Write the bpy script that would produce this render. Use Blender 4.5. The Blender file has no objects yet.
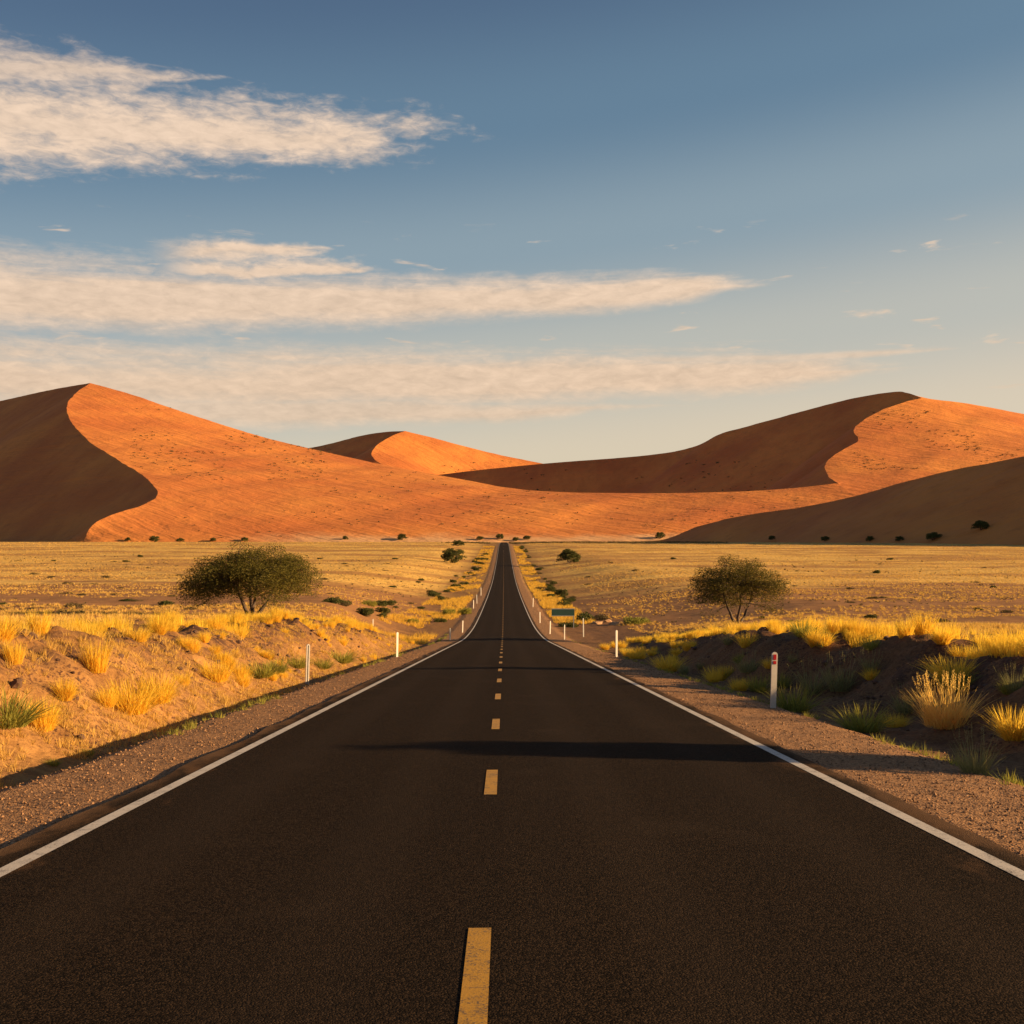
import bpy, bmesh, math, random
import numpy as np
from mathutils import Vector, Matrix
from mathutils.bvhtree import BVHTree
from mathutils.geometry import delaunay_2d_cdt

R = math.radians
scene = bpy.context.scene
COL = scene.collection
rng = np.random.default_rng(7)
random.seed(7)

# ------------------------------------------------------------------ camera
EYE = 1.75                      # eye height above the road under the camera (world z = 0)
F = 1100.0                      # focal length in pixels of a 1024 px wide frame
VPX, VPY = 504.0, 541.0         # where the road direction and the horizon fall in the frame
cam = bpy.data.cameras.new('camera')
cam.sensor_width = 36.0
cam.sensor_fit = 'HORIZONTAL'
cam.lens = 36.0 * F / 1024.0
cam.shift_x = (512 - VPX) / 1024.0
cam.shift_y = (VPY - 512) / 1024.0
cam.clip_start = 0.1
cam.clip_end = 60000
cam_o = bpy.data.objects.new('camera', cam)
cam_o.location = (0, 0, EYE)
cam_o.rotation_euler = (R(90), 0, 0)
COL.objects.link(cam_o)
scene.camera = cam_o

# ------------------------------------------------------------------ light
SUN_EL, SUN_BACK = 13.5, 7.0     # elevation; how far the sun stands behind the camera's right hand
sun = bpy.data.lights.new('sun', 'SUN')
sun.energy = 5.0
sun.angle = R(0.5)
sun.color = (1.0, 0.66, 0.32)
sun_o = bpy.data.objects.new('sun', sun)
S = Vector((math.cos(R(SUN_BACK)) * math.cos(R(SUN_EL)), -math.sin(R(SUN_BACK)) * math.cos(R(SUN_EL)), math.sin(R(SUN_EL))))
sun_o.rotation_euler = S.to_track_quat('Z', 'Y').to_euler()
sun_o.location = (60, -10, 60)
COL.objects.link(sun_o)

scene.view_settings.view_transform = 'Standard'
scene.view_settings.look = 'None'
scene.view_settings.gamma = 1.0
scene.view_settings.exposure = 1.25


class NT:
    """a small writer of node trees"""
    def __init__(self, tree):
        self.t = tree

    def n(self, kind, **kw):
        nd = self.t.nodes.new(kind)
        for k, v in kw.items():
            setattr(nd, k, v)
        return nd

    def put(self, sock, v):
        if isinstance(v, bpy.types.NodeSocket):
            self.t.links.new(v, sock)
        elif v is not None:
            if isinstance(v, (int, float)) and hasattr(sock.default_value, '__len__'):
                v = [v] * len(sock.default_value)
            sock.default_value = v

    def m(self, op, a, b=None, c=None, clamp=False):
        nd = self.n('ShaderNodeMath', operation=op, use_clamp=clamp)
        self.put(nd.inputs[0], a)
        if b is not None: self.put(nd.inputs[1], b)
        if c is not None: self.put(nd.inputs[2], c)
        return nd.outputs[0]

    def add(self, a, b): return self.m('ADD', a, b)
    def sub(self, a, b): return self.m('SUBTRACT', a, b)
    def mul(self, a, b): return self.m('MULTIPLY', a, b)
    def div(self, a, b): return self.m('DIVIDE', a, b)

    def step(self, v, lo, hi, o0=0.0, o1=1.0):
        nd = self.n('ShaderNodeMapRange', interpolation_type='SMOOTHSTEP')
        self.put(nd.inputs[0], v)
        self.put(nd.inputs[1], lo); self.put(nd.inputs[2], hi)
        self.put(nd.inputs[3], o0); self.put(nd.inputs[4], o1)
        return nd.outputs[0]

    def mix(self, f, a, b, blend='MIX'):
        nd = self.n('ShaderNodeMix', data_type='RGBA', blend_type=blend)
        self.put(nd.inputs[0], f)
        self.put(nd.inputs[6], a if isinstance(a, bpy.types.NodeSocket) else (*a, 1))
        self.put(nd.inputs[7], b if isinstance(b, bpy.types.NodeSocket) else (*b, 1))
        return nd.outputs[2]

    def vec(self, x, y, z):
        nd = self.n('ShaderNodeCombineXYZ')
        for i, v in enumerate((x, y, z)): self.put(nd.inputs[i], v)
        return nd.outputs[0]

    def sep(self, v):
        nd = self.n('ShaderNodeSeparateXYZ')
        self.put(nd.inputs[0], v)
        return nd.outputs

    def noise(self, v, scale, detail=4.0, rough=0.55, dist=0.0):
        nd = self.n('ShaderNodeTexNoise')
        self.put(nd.inputs['Vector'], v)
        nd.inputs['Scale'].default_value = scale
        nd.inputs['Detail'].default_value = detail
        nd.inputs['Roughness'].default_value = rough
        nd.inputs['Distortion'].default_value = dist
        return nd.outputs[0]

    def voro(self, v, scale, feature='F1', out='Distance'):
        nd = self.n('ShaderNodeTexVoronoi', feature=feature)
        self.put(nd.inputs['Vector'], v)
        nd.inputs['Scale'].default_value = scale
        return nd.outputs[out]

    def scale(self, v, s):
        nd = self.n('ShaderNodeVectorMath', operation='MULTIPLY')
        self.put(nd.inputs[0], v); nd.inputs[1].default_value = s
        return nd.outputs[0]

    def bump(self, h, strength, dist, normal=None):
        nd = self.n('ShaderNodeBump')
        nd.inputs['Strength'].default_value = strength
        nd.inputs['Distance'].default_value = dist
        self.put(nd.inputs['Height'], h)
        if normal is not None: self.put(nd.inputs['Normal'], normal)
        return nd.outputs[0]

    def attr(self, name, out='Fac'):
        nd = self.n('ShaderNodeAttribute', attribute_name=name)
        return nd.outputs[out]

    def pos(self):
        return self.n('ShaderNodeNewGeometry').outputs['Position']


# sky: a Nishita sky with bands of cloud given by bearing and elevation
world = bpy.data.worlds.new('World')
scene.world = world
world.use_nodes = True
wt = NT(world.node_tree)
bg = world.node_tree.nodes['Background']
sky = wt.n('ShaderNodeTexSky', sky_type='NISHITA')
sky.sun_disc = False
sky.sun_elevation = R(SUN_EL)
sky.sun_rotation = R(90 + SUN_BACK)
sky.altitude = 900
sky.air_density = 0.9
sky.dust_density = 2.2
sky.ozone_density = 1.3
D = wt.sep(wt.n('ShaderNodeTexCoord').outputs['Generated'])
az = wt.mul(wt.m('ARCTAN2', D[0], D[1]), 57.2958)          # degrees to the right of the road
el = wt.mul(wt.m('ARCSINE', D[2]), 57.2958)                # degrees above the horizon
cp = wt.vec(az, el, 0.0)
cw = wt.noise(wt.scale(cp, (0.07, 0.25, 1.0)), 1.0, 4, 0.6)
cw2 = wt.noise(wt.scale(cp, (0.05, 0.2, 1.0)), 1.3, 3, 0.6, 1.0)
el_w = wt.add(el, wt.mul(wt.sub(cw, 0.5), 2.6))
az_w = wt.add(az, wt.mul(wt.sub(cw2, 0.5), 14.0))
streak = wt.noise(wt.scale(wt.vec(wt.add(az, wt.mul(el, 2.0)), el, 0.0), (0.055, 0.85, 1.0)), 0.8, 6, 0.66, 0.5)
cells = wt.voro(wt.vec(wt.add(wt.mul(az, 0.62), wt.mul(cw, 3.0)), wt.add(wt.mul(el, 1.7), wt.mul(cw2, 3.0)), 0.0), 1.0, 'SMOOTH_F1')
puff = wt.add(wt.mul(wt.noise(wt.scale(cp, (0.5, 1.4, 1.0)), 1.0, 6, 0.68, 0.8), 0.62), wt.mul(wt.sub(0.95, cells), 0.38))
fine = wt.noise(wt.scale(cp, (0.45, 1.3, 1.0)), 2.6, 5, 0.62, 0.5)
fleck = wt.noise(wt.scale(cp, (0.22, 1.1, 1.0)), 1.2, 4, 0.55, 0.4)


def bank(x0, x1, y0, y1, t0, t1, wob, kind, edge=3.0):
    """density of a bank of cloud from bearing x0 to x1, its mid height y0..y1, half thickness t0..t1"""
    k = wt.m('DIVIDE', wt.sub(az_w, x0), x1 - x0, clamp=True)
    yc = wt.add(wt.add(y0, wt.mul(k, y1 - y0)), wt.mul(wt.sub(streak, 0.5), wob))
    th = wt.add(t0, wt.mul(k, t1 - t0))
    off = wt.div(wt.sub(el_w if kind == 'puff' else wt.add(el, wt.mul(wt.sub(cw, 0.5), 1.2)), yc), th)
    # the upper side frays out, the under side is firmer
    v = wt.add(wt.m('MAXIMUM', wt.mul(off, 0.85), 0.0), wt.m('MAXIMUM', wt.mul(off, -1.15), 0.0))
    inside = wt.mul(wt.sub(1.0, v), 1.5)
    tip = wt.step(az_w, x1 + edge * 1.6, x1 - edge * 1.6)
    n = {'puff': wt.add(wt.mul(puff, 0.65), wt.mul(fine, 0.45)), 'streak': wt.add(wt.mul(streak, 0.6), wt.add(wt.mul(puff, 0.3), wt.mul(fine, 0.2)))}[kind]
    d = wt.add(wt.add(wt.mul(inside, 1.2 if kind == 'puff' else 1.5), wt.mul(wt.sub(n, 0.53), 3.7 if kind == 'puff' else 4.2)), wt.mul(wt.sub(tip, 1.0), 2.8))
    return wt.mul(wt.step(d, -0.25, 1.75 if kind == 'puff' else 1.9), wt.step(az, -70.0, -45.0))


def mx(a, b): return wt.m('MAXIMUM', a, b)


cA = bank(-29, -4.0, 18.6, 20.2, 2.7, 1.3, 0.7, 'puff')
cA2 = wt.mul(bank(-29, -15, 20.4, 22.4, 1.5, 0.7, 0.6, 'puff'), 0.85)
cB = bank(-29, 11.5, 11.3, 12.7, 2.3, 0.75, 0.8, 'streak')
cB2 = mx(bank(-17.5, -9.5, 13.9, 14.6, 0.75, 0.6, 0.4, 'puff', 1.0), bank(-13.5, -8.0, 13.4, 13.6, 0.6, 0.45, 0.4, 'puff', 1.0))
cB2 = wt.mul(cB2, wt.step(az, -18.5, -15.0))
cC = bank(-29, 19.5, 7.6, 8.5, 2.3, 1.1, 0.8, 'streak', 4.0)
cD = wt.mul(bank(-29, 6, 5.9, 6.9, 1.4, 0.6, 0.6, 'streak', 5.0), 0.85)
flk = wt.mul(wt.mul(wt.step(fleck, 0.62, 0.74), wt.mul(wt.step(el, 6, 8.5), wt.step(el, 16.5, 14.5))), 0.75)
cE = wt.mul(bank(-29, 3, 10.3, 11.9, 0.6, 0.3, 0.8, 'streak', 5.0), 0.6)
cF = wt.mul(bank(2, 22, 9.2, 9.3, 0.35, 0.3, 0.5, 'streak', 3.0), 0.7)
cF = wt.mul(cF, wt.step(az, 2.0, 9.0))
cl = mx(mx(mx(mx(cE, cF), mx(cA, cA2)), mx(cB, cB2)), mx(mx(cC, cD), flk))
lit = wt.add(1.0, wt.mul(wt.sub(wt.add(wt.mul(puff, 0.5), wt.mul(fine, 0.5)), 0.5), 0.9))
low = wt.step(el, 4.0, 20.0)
ccol = wt.mix(low, (6.6, 4.75, 3.3), (7.4, 5.5, 4.0))
cvm = wt.n('ShaderNodeVectorMath', operation='SCALE')
wt.put(cvm.inputs[0], ccol); wt.put(cvm.inputs['Scale'], lit)
# dusty desert air: cream above the horizon, pale cyan higher up, paler towards the sun
lvl = wt.n('ShaderNodeValToRGB')
lvl.color_ramp.interpolation = 'EASE'
wt.put(lvl.inputs[0], wt.mul(wt.sub(el, wt.mul(wt.m('SINE', wt.div(az, 57.2958)), 6.0)), 1 / 40.0))
stops = [(0.0, (0.76, 0.57, 0.37)), (0.10, (0.72, 0.585, 0.41)), (0.22, (0.52, 0.50, 0.42)), (0.37, (0.265, 0.345, 0.385)), (0.52, (0.125, 0.212, 0.295)), (0.70, (0.070, 0.122, 0.205)), (1.0, (0.05, 0.08, 0.16))]
for i, (p_, c_) in enumerate(stops):
    e_ = lvl.color_ramp.elements[i] if i < 2 else lvl.color_ramp.elements.new(p_)
    e_.position = p_; e_.color = (*c_, 1)
air = wt.n('ShaderNodeVectorMath', operation='SCALE')
wt.put(air.inputs[0], lvl.outputs[0]); air.inputs['Scale'].default_value = 9.3
clear = wt.mix(0.78, sky.outputs[0], air.outputs[0])
skyc = wt.mix(wt.mul(cl, 0.9), clear, cvm.outputs[0])
wt.put(bg.inputs[0], skyc)
bg.inputs[1].default_value = 0.05

# ------------------------------------------------------------------ helpers


def smooth(x, a, b):
    t = np.clip((x - a) / (b - a), 0, 1)
    return t * t * (3 - 2 * t)


def hash2(ix, iy, seed):
    h = (ix.astype(np.int64) * 374761393 + iy.astype(np.int64) * 668265263 + seed * 1442695041) & 0xFFFFFFFF
    h = ((h ^ (h >> 13)) * 1274126177) & 0xFFFFFFFF
    return ((h ^ (h >> 16)) & 0xFFFFFF) / float(0xFFFFFF)


def vnoise(x, y, seed=0):
    x, y = np.broadcast_arrays(np.asarray(x, float), np.asarray(y, float))
    ix, iy = np.floor(x), np.floor(y)
    fx, fy = x - ix, y - iy
    fx = fx * fx * fx * (fx * (fx * 6 - 15) + 10)
    fy = fy * fy * fy * (fy * (fy * 6 - 15) + 10)
    a, b = hash2(ix, iy, seed), hash2(ix + 1, iy, seed)
    c, d = hash2(ix, iy + 1, seed), hash2(ix + 1, iy + 1, seed)
    return (a + (b - a) * fx) * (1 - fy) + (c + (d - c) * fx) * fy - 0.5


def fbm(x, y, seed=0, octs=4, gain=0.5):
    s, a, f = 0, 1.0, 1.0
    for o in range(octs):
        s = s + a * vnoise(np.asarray(x) * f, np.asarray(y) * f, seed + o * 17)
        a *= gain; f *= 2.03
    return s


def mesh_np(name, verts, faces, mats, attrs=None, smooth_shade=True, mat_index=None):
    """faces: an (n, 3) or (n, 4) array"""
    me = bpy.data.meshes.new(name)
    v = np.asarray(verts, np.float32); f = np.asarray(faces, np.int32)
    k = f.shape[1]
    me.vertices.add(len(v)); me.vertices.foreach_set('co', v.ravel())
    me.loops.add(f.size); me.loops.foreach_set('vertex_index', f.ravel())
    me.polygons.add(len(f))
    me.polygons.foreach_set('loop_start', np.arange(0, f.size, k, dtype=np.int32))
    me.polygons.foreach_set('loop_total', np.full(len(f), k, np.int32))
    me.polygons.foreach_set('use_smooth', np.full(len(f), smooth_shade))
    for mt in (mats if isinstance(mats, (list, tuple)) else [mats]): me.materials.append(mt)
    if mat_index is not None: me.polygons.foreach_set('material_index', np.asarray(mat_index, np.int32))
    for an, av in (attrs or {}).items():
        at = me.attributes.new(an, 'FLOAT', 'POINT')
        at.data.foreach_set('value', np.asarray(av, np.float32))
    me.update(); me.validate()
    return me


def link(name, me, parent=None, loc=None):
    o = bpy.data.objects.new(name, me)
    COL.objects.link(o)
    if parent is not None: o.parent = parent
    if loc is not None: o.location = loc
    return o


def tag(o, label=None, cat=None, group=None, kind=None):
    if label: o['label'] = label
    if cat: o['category'] = cat
    if group: o['group'] = group
    if kind: o['kind'] = kind
    return o


def mat(name):
    mt = bpy.data.materials.new(name)
    mt.use_nodes = True
    return mt, NT(mt.node_tree), mt.node_tree.nodes['Principled BSDF']


# ------------------------------------------------------------------ materials


def ground_material():
    mt, t, p = mat('desert_ground')
    P = t.pos()
    sh, bk, far = t.attr('shoulder'), t.attr('bank'), t.attr('grassy')
    n1 = t.noise(P, 0.35, 5, 0.6)
    n2 = t.noise(P, 3.0, 5, 0.65)
    n3 = t.noise(P, 14.0, 3, 0.6)
    # gravel of the shoulder: pale and dark stones in brown grit
    vc = t.voro(P, 42.0, out='Color')
    vd = t.voro(P, 42.0)
    tone = t.sep(vc)[0]
    grav = t.mix(t.step(tone, 0.1, 0.95), (0.14, 0.07, 0.034), (0.44, 0.25, 0.125))
    grav = t.mix(t.step(n2, 0.35, 0.7), grav, (0.30, 0.16, 0.075))
    # banks: orange sand with dark stony crust
    bank_c = t.mix(t.step(n2, 0.3, 0.72), (0.21, 0.103, 0.036), (0.38, 0.20, 0.068))
    bank_c = t.mix(t.mul(t.step(n3, 0.50, 0.62), t.step(n1, 0.36, 0.58)), bank_c, (0.085, 0.04, 0.024))
    crust = t.step(t.m('ABSOLUTE', t.add(t.sep(P)[0], t.mul(t.sub(n1, 0.5), 2.5))), 8.4, 9.7)
    bank_c = t.mix(t.mul(t.mul(crust, t.step(n2, 0.42, 0.56)), t.step(n1, 0.38, 0.52)), bank_c, (0.075, 0.038, 0.025))
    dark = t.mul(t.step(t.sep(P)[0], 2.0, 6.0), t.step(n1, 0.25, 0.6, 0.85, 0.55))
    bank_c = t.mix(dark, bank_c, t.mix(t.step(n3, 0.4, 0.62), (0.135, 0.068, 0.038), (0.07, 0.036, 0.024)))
    # plain: brown gravel flats near, straw grassland further out
    sx = t.scale(P, (0.012, 0.03, 0.0))
    bands = t.noise(sx, 1.0, 5, 0.6)
    flat_c = t.mix(t.step(n1, 0.3, 0.7), (0.24, 0.115, 0.048), (0.37, 0.185, 0.07))
    speck = t.noise(P, 1.1, 3, 0.7)
    straw = t.mix(t.step(bands, 0.42, 0.60), (0.80, 0.50, 0.13), (0.46, 0.245, 0.075))
    straw = t.mix(t.mul(t.step(speck, 0.46, 0.62), 0.7), straw, (0.30, 0.15, 0.045))
    streak = t.noise(t.scale(P, (0.05, 0.012, 0.0)), 1.0, 5, 0.7)
    straw = t.mix(t.mul(t.step(streak, 0.52, 0.64), 0.5), straw, (0.33, 0.165, 0.05))
    cover = t.step(t.add(far, t.mul(t.sub(bands, 0.5), -1.5)), 0.42, 0.72)
    plain = t.mix(cover, flat_c, straw)
    c = t.mix(bk, plain, bank_c)
    c = t.mix(sh, c, grav)
    t.put(p.inputs['Base Color'], c)
    p.inputs['Roughness'].default_value = 0.95
    p.inputs['Specular IOR Level'].default_value = 0.1
    hgt = t.add(t.mul(t.sub(1.0, vd), t.mul(sh, 0.012)), t.add(t.mul(n2, 0.05), t.mul(n3, 0.022)))
    hgt = t.add(hgt, t.mul(t.mul(far, t.add(speck, n1)), 0.45))
    t.put(p.inputs['Normal'], t.bump(hgt, 1.0, 1.0))
    return mt


def dune_material():
    mt, t, p = mat('dune_sand')
    P = t.pos()
    big = t.noise(P, 0.004, 4, 0.55)
    run = t.noise(t.scale(P, (0.030, 0.012, 0.004)), 1.0, 4, 0.6)
    c = t.mix(t.step(big, 0.3, 0.7), (0.50, 0.158, 0.045), (0.66, 0.245, 0.058))
    c = t.mix(t.mul(t.step(run, 0.42, 0.72), 0.3), c, (0.40, 0.118, 0.036))
    zz = t.sep(P)[2]
    apron = t.mul(t.step(t.add(zz, t.mul(t.sub(t.noise(P, 0.012, 4, 0.6), 0.5), 24.0)), 17.0, 3.0), t.mul(t.step(t.sep(P)[0], -480.0, -250.0), t.step(t.sep(P)[1], 1690.0, 1720.0)))
    c = t.mix(t.mul(apron, 0.85), c, (0.62, 0.37, 0.18))
    c = t.mix(t.mul(t.step(t.noise(P, 0.035, 6, 0.75), 0.52, 0.66), 0.25), c, (0.33, 0.10, 0.034))
    t.put(p.inputs['Base Color'], c)
    p.inputs['Roughness'].default_value = 0.9
    p.inputs['Specular IOR Level'].default_value = 0.1
    px_, py_, pz_ = t.sep(P)
    rip = t.noise(t.vec(t.mul(t.add(px_, t.mul(py_, 1.3)), 0.022), t.mul(t.sub(py_, px_), 0.0035), t.mul(pz_, 0.004)), 1.0, 5, 0.62, 0.6)
    sm = t.noise(P, 0.12, 3, 0.6)
    t.put(p.inputs['Normal'], t.bump(t.add(t.add(t.mul(rip, 9.0), t.mul(t.noise(P, 0.045, 5, 0.7), 3.0)), t.mul(sm, 1.0)), 0.6, 1.0))
    return mt


def asphalt_material():
    mt, t, p = mat('asphalt')
    P = t.pos()
    x = t.sep(P)[0]
    ax = t.m('ABSOLUTE', x)
    agg = t.voro(P, 95.0, out='Color')
    tone = t.sep(agg)[1]
    n = t.noise(P, 130.0, 3, 0.7)
    wide = t.noise(t.scale(P, (0.9, 0.05, 1.0)), 1.0, 4, 0.6)
    spots = t.noise(P, 0.6, 4, 0.6)
    track = t.step(t.m('ABSOLUTE', t.sub(t.m('ABSOLUTE', t.sub(ax, 1.75)), 0.8)), 0.45, 0.1)
    c = t.mix(t.step(tone, 0.25, 1.0), (0.006, 0.004, 0.0025), (0.040, 0.025, 0.0145))
    c = t.mix(t.mul(t.step(n, 0.62, 0.72), 0.6), c, (0.13, 0.085, 0.05))
    c = t.mix(t.mul(track, 0.16), c, (0.045, 0.031, 0.021))
    c = t.mix(t.mul(t.step(wide, 0.45, 0.75), 0.35), c, (0.020, 0.014, 0.010))
    c = t.mix(t.mul(t.step(spots, 0.55, 0.8), 0.25), c, (0.055, 0.037, 0.024))
    sand = t.mul(t.step(t.add(ax, t.mul(t.sub(t.noise(t.scale(P, (1.0, 0.35, 1.0)), 1.3, 5, 0.7), 0.5), 2.6)), 3.45, 3.95), t.step(n, 0.35, 0.6, 0.2, 0.75))
    c = t.mix(sand, c, (0.16, 0.085, 0.042))
    dusty = t.mul(t.step(t.add(ax, t.mul(t.sub(spots, 0.5), 0.5)), 3.55, 3.88), 0.3)
    c = t.mix(dusty, c, (0.20, 0.12, 0.07))
    t.put(p.inputs['Base Color'], c)
    p.inputs['Roughness'].default_value = 0.95
    p.inputs['Specular IOR Level'].default_value = 0.04
    h = t.add(t.mul(t.voro(P, 95.0), -0.006), t.mul(n, 0.004))
    t.put(p.inputs['Normal'], t.bump(h, 0.8, 1.0))
    return mt


def paint_material(name, col, worn):
    mt, t, p = mat(name)
    P = t.pos()
    n = t.noise(P, 60.0, 4, 0.7)
    m_ = t.noise(P, 5.0, 4, 0.7)
    crack = t.step(t.noise(t.scale(P, (2.0, 16.0, 1.0)), 1.0, 3, 0.7, 0.5), 0.66, 0.70)
    w = t.m('MAXIMUM', t.step(t.add(t.mul(n, 0.6), t.mul(m_, 0.4)), worn, worn + 0.1), t.mul(crack, 0.8))
    c = t.mix(w, col, (0.06, 0.048, 0.04))
    c = t.mix(t.mul(t.step(m_, 0.4, 0.7), 0.3), c, tuple(0.6 * v for v in col))
    t.put(p.inputs['Base Color'], c)
    p.inputs['Roughness'].default_value = 0.7
    t.put(p.inputs['Normal'], t.bump(n, 0.5, 0.004))
    return mt


def leaf_material(name, c0, c1, trans=0.35, tint=1.25):
    """thin leaves or blades: colour varies from leaf to leaf through the 'tone' attribute"""
    mt, t, p = mat(name)
    nt = mt.node_tree
    tone = t.attr('tone')
    ob = t.n('ShaderNodeObjectInfo').outputs['Random']
    f = t.m('ADD', t.mul(tone, 0.8), t.mul(ob, 0.25), clamp=True)
    c = t.mix(f, c0, c1)
    t.put(p.inputs['Base Color'], c)
    p.inputs['Roughness'].default_value = 0.75
    p.inputs['Specular IOR Level'].default_value = 0.15
    tr = t.n('ShaderNodeBsdfTranslucent')
    t.put(tr.inputs[0], t.mix(1.0, c, (tint, tint, tint * 0.8), 'MULTIPLY'))
    mx_ = t.n('ShaderNodeMixShader')
    mx_.inputs[0].default_value = trans
    nt.links.new(p.outputs[0], mx_.inputs[1]); nt.links.new(tr.outputs[0], mx_.inputs[2])
    nt.links.new(mx_.outputs[0], nt.nodes['Material Output'].inputs[0])
    return mt


def plain_material(name, col, rough=0.6, noise_scale=8.0, amt=0.35, bump=0.0, metal=0.0):
    mt, t, p = mat(name)
    P = t.n('ShaderNodeTexCoord').outputs['Object']
    n = t.noise(P, noise_scale, 5, 0.65)
    c = t.mix(t.mul(t.step(n, 0.35, 0.75), amt), col, tuple(0.45 * v for v in col))
    t.put(p.inputs['Base Color'], c)
    p.inputs['Roughness'].default_value = rough
    p.inputs['Metallic'].default_value = metal
    if bump: t.put(p.inputs['Normal'], t.bump(n, 1.0, bump))
    return mt


M_GROUND = ground_material()
M_DUNE = dune_material()
M_ASPHALT = asphalt_material()
M_WHITE = paint_material('white_road_paint', (0.50, 0.45, 0.39), 0.525)
M_YELLOW = paint_material('yellow_road_paint', (0.45, 0.225, 0.012), 0.50)
M_STRAW = leaf_material('straw_grass', (0.58, 0.36, 0.035), (0.88, 0.63, 0.085), 0.5)
M_STRAW3 = leaf_material('plain_straw', (0.42, 0.25, 0.06), (0.72, 0.47, 0.13), 0.3)
M_STRAW4 = leaf_material('verge_straw', (0.44, 0.26, 0.04), (0.76, 0.48, 0.08), 0.4)
M_STRAW2 = leaf_material('straw_grass_seed_heads', (0.74, 0.44, 0.10), (0.92, 0.66, 0.22), 0.45)
M_GREENGRASS = leaf_material('green_grass', (0.12, 0.14, 0.03), (0.42, 0.36, 0.07), 0.4)
M_GREYGRASS = leaf_material('grey_green_grass', (0.14, 0.15, 0.06), (0.36, 0.31, 0.13), 0.4)
M_ACACIA = leaf_material('acacia_leaves', (0.042, 0.043, 0.010), (0.165, 0.132, 0.024), 0.28)
M_ACACIA2 = leaf_material('sparse_acacia_leaves', (0.055, 0.05, 0.011), (0.18, 0.135, 0.026), 0.3)
M_SHRUB = leaf_material('shrub_leaves', (0.035, 0.045, 0.014), (0.11, 0.11, 0.028), 0.2)
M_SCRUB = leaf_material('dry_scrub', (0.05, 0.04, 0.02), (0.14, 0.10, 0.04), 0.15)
M_BARK = plain_material('bark', (0.085, 0.055, 0.038), 0.9, 6.0, 0.6, 0.01)
M_ROCK = plain_material('stone', (0.11, 0.055, 0.032), 0.95, 5.0, 0.7, 0.02)
M_PALEROCK = plain_material('pale_boulder', (0.46, 0.27, 0.14), 0.95, 2.0, 0.5, 0.04)
M_PEBBLE = leaf_material('pebbles', (0.12, 0.06, 0.03), (0.42, 0.24, 0.125), 0.0)
M_POST = plain_material('white_plastic', (0.52, 0.47, 0.42), 0.5, 9.0, 0.3)
M_POSTDARK = plain_material('dark_channel', (0.05, 0.045, 0.045), 0.8, 9.0, 0.3)
M_RED = plain_material('red_reflector', (0.42, 0.02, 0.03), 0.25, 40.0, 0.5)
M_GREYPOST = plain_material('galvanised_steel', (0.45, 0.44, 0.42), 0.45, 12.0, 0.4, 0.0, 0.4)
M_SIGN = plain_material('green_sign_face', (0.03, 0.085, 0.065), 0.45, 3.0, 0.3)
M_SIGNWHITE = plain_material('white_sign_border', (0.30, 0.32, 0.30), 0.5, 6.0, 0.2)

# ------------------------------------------------------------------ lie of the land (z relative to the eye)
YY = np.arange(-120.0, 20001.0, 1.0)


def table(pts, sig):
    a = np.array(pts, float)
    z = np.interp(YY, a[:, 0], a[:, 1])
    k = np.exp(-0.5 * (np.arange(-4 * sig, 4 * sig + 1) / sig) ** 2); k /= k.sum()
    z = np.convolve(np.pad(z, 4 * sig, mode='edge'), k, mode='valid')
    return z


T_ROAD = table([(-120, 2.6), (-30, 0.36), (0, -1.75), (40, -4.6), (80, -7.45), (97, -8.7), (128, -10.05), (162, -10.8), (226, -11.75),
                (300, -12.25), (350, -12.2), (440, -11.0), (531, -9.3), (650, -6.3), (780, -3.4), (850, -2.5), (950, -2.1), (1200, -1.8), (20000, -1.8)], 9)
T_LEFT = table([(-120, 4.0), (0, -0.75), (24, -2.1), (40, -3.0), (78, -5.4), (100, -6.15), (130, -7.1), (220, -8.7), (350, -8.9), (531, -7.2),
                (680, -3.9), (800, -2.4), (900, -1.8), (1200, -1.5), (20000, -1.5)], 9)
T_RIGHT = table([(-120, 4.0), (0, -0.85), (24, -2.35), (40, -3.45), (78, -6.0), (100, -7.4), (130, -8.0), (220, -9.2), (350, -9.1), (531, -7.2),
                 (680, -3.6), (800, -2.2), (900, -1.7), (1200, -1.5), (20000, -1.5)], 9)


def road_z(y): return np.interp(y, YY, T_ROAD) + EYE


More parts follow.
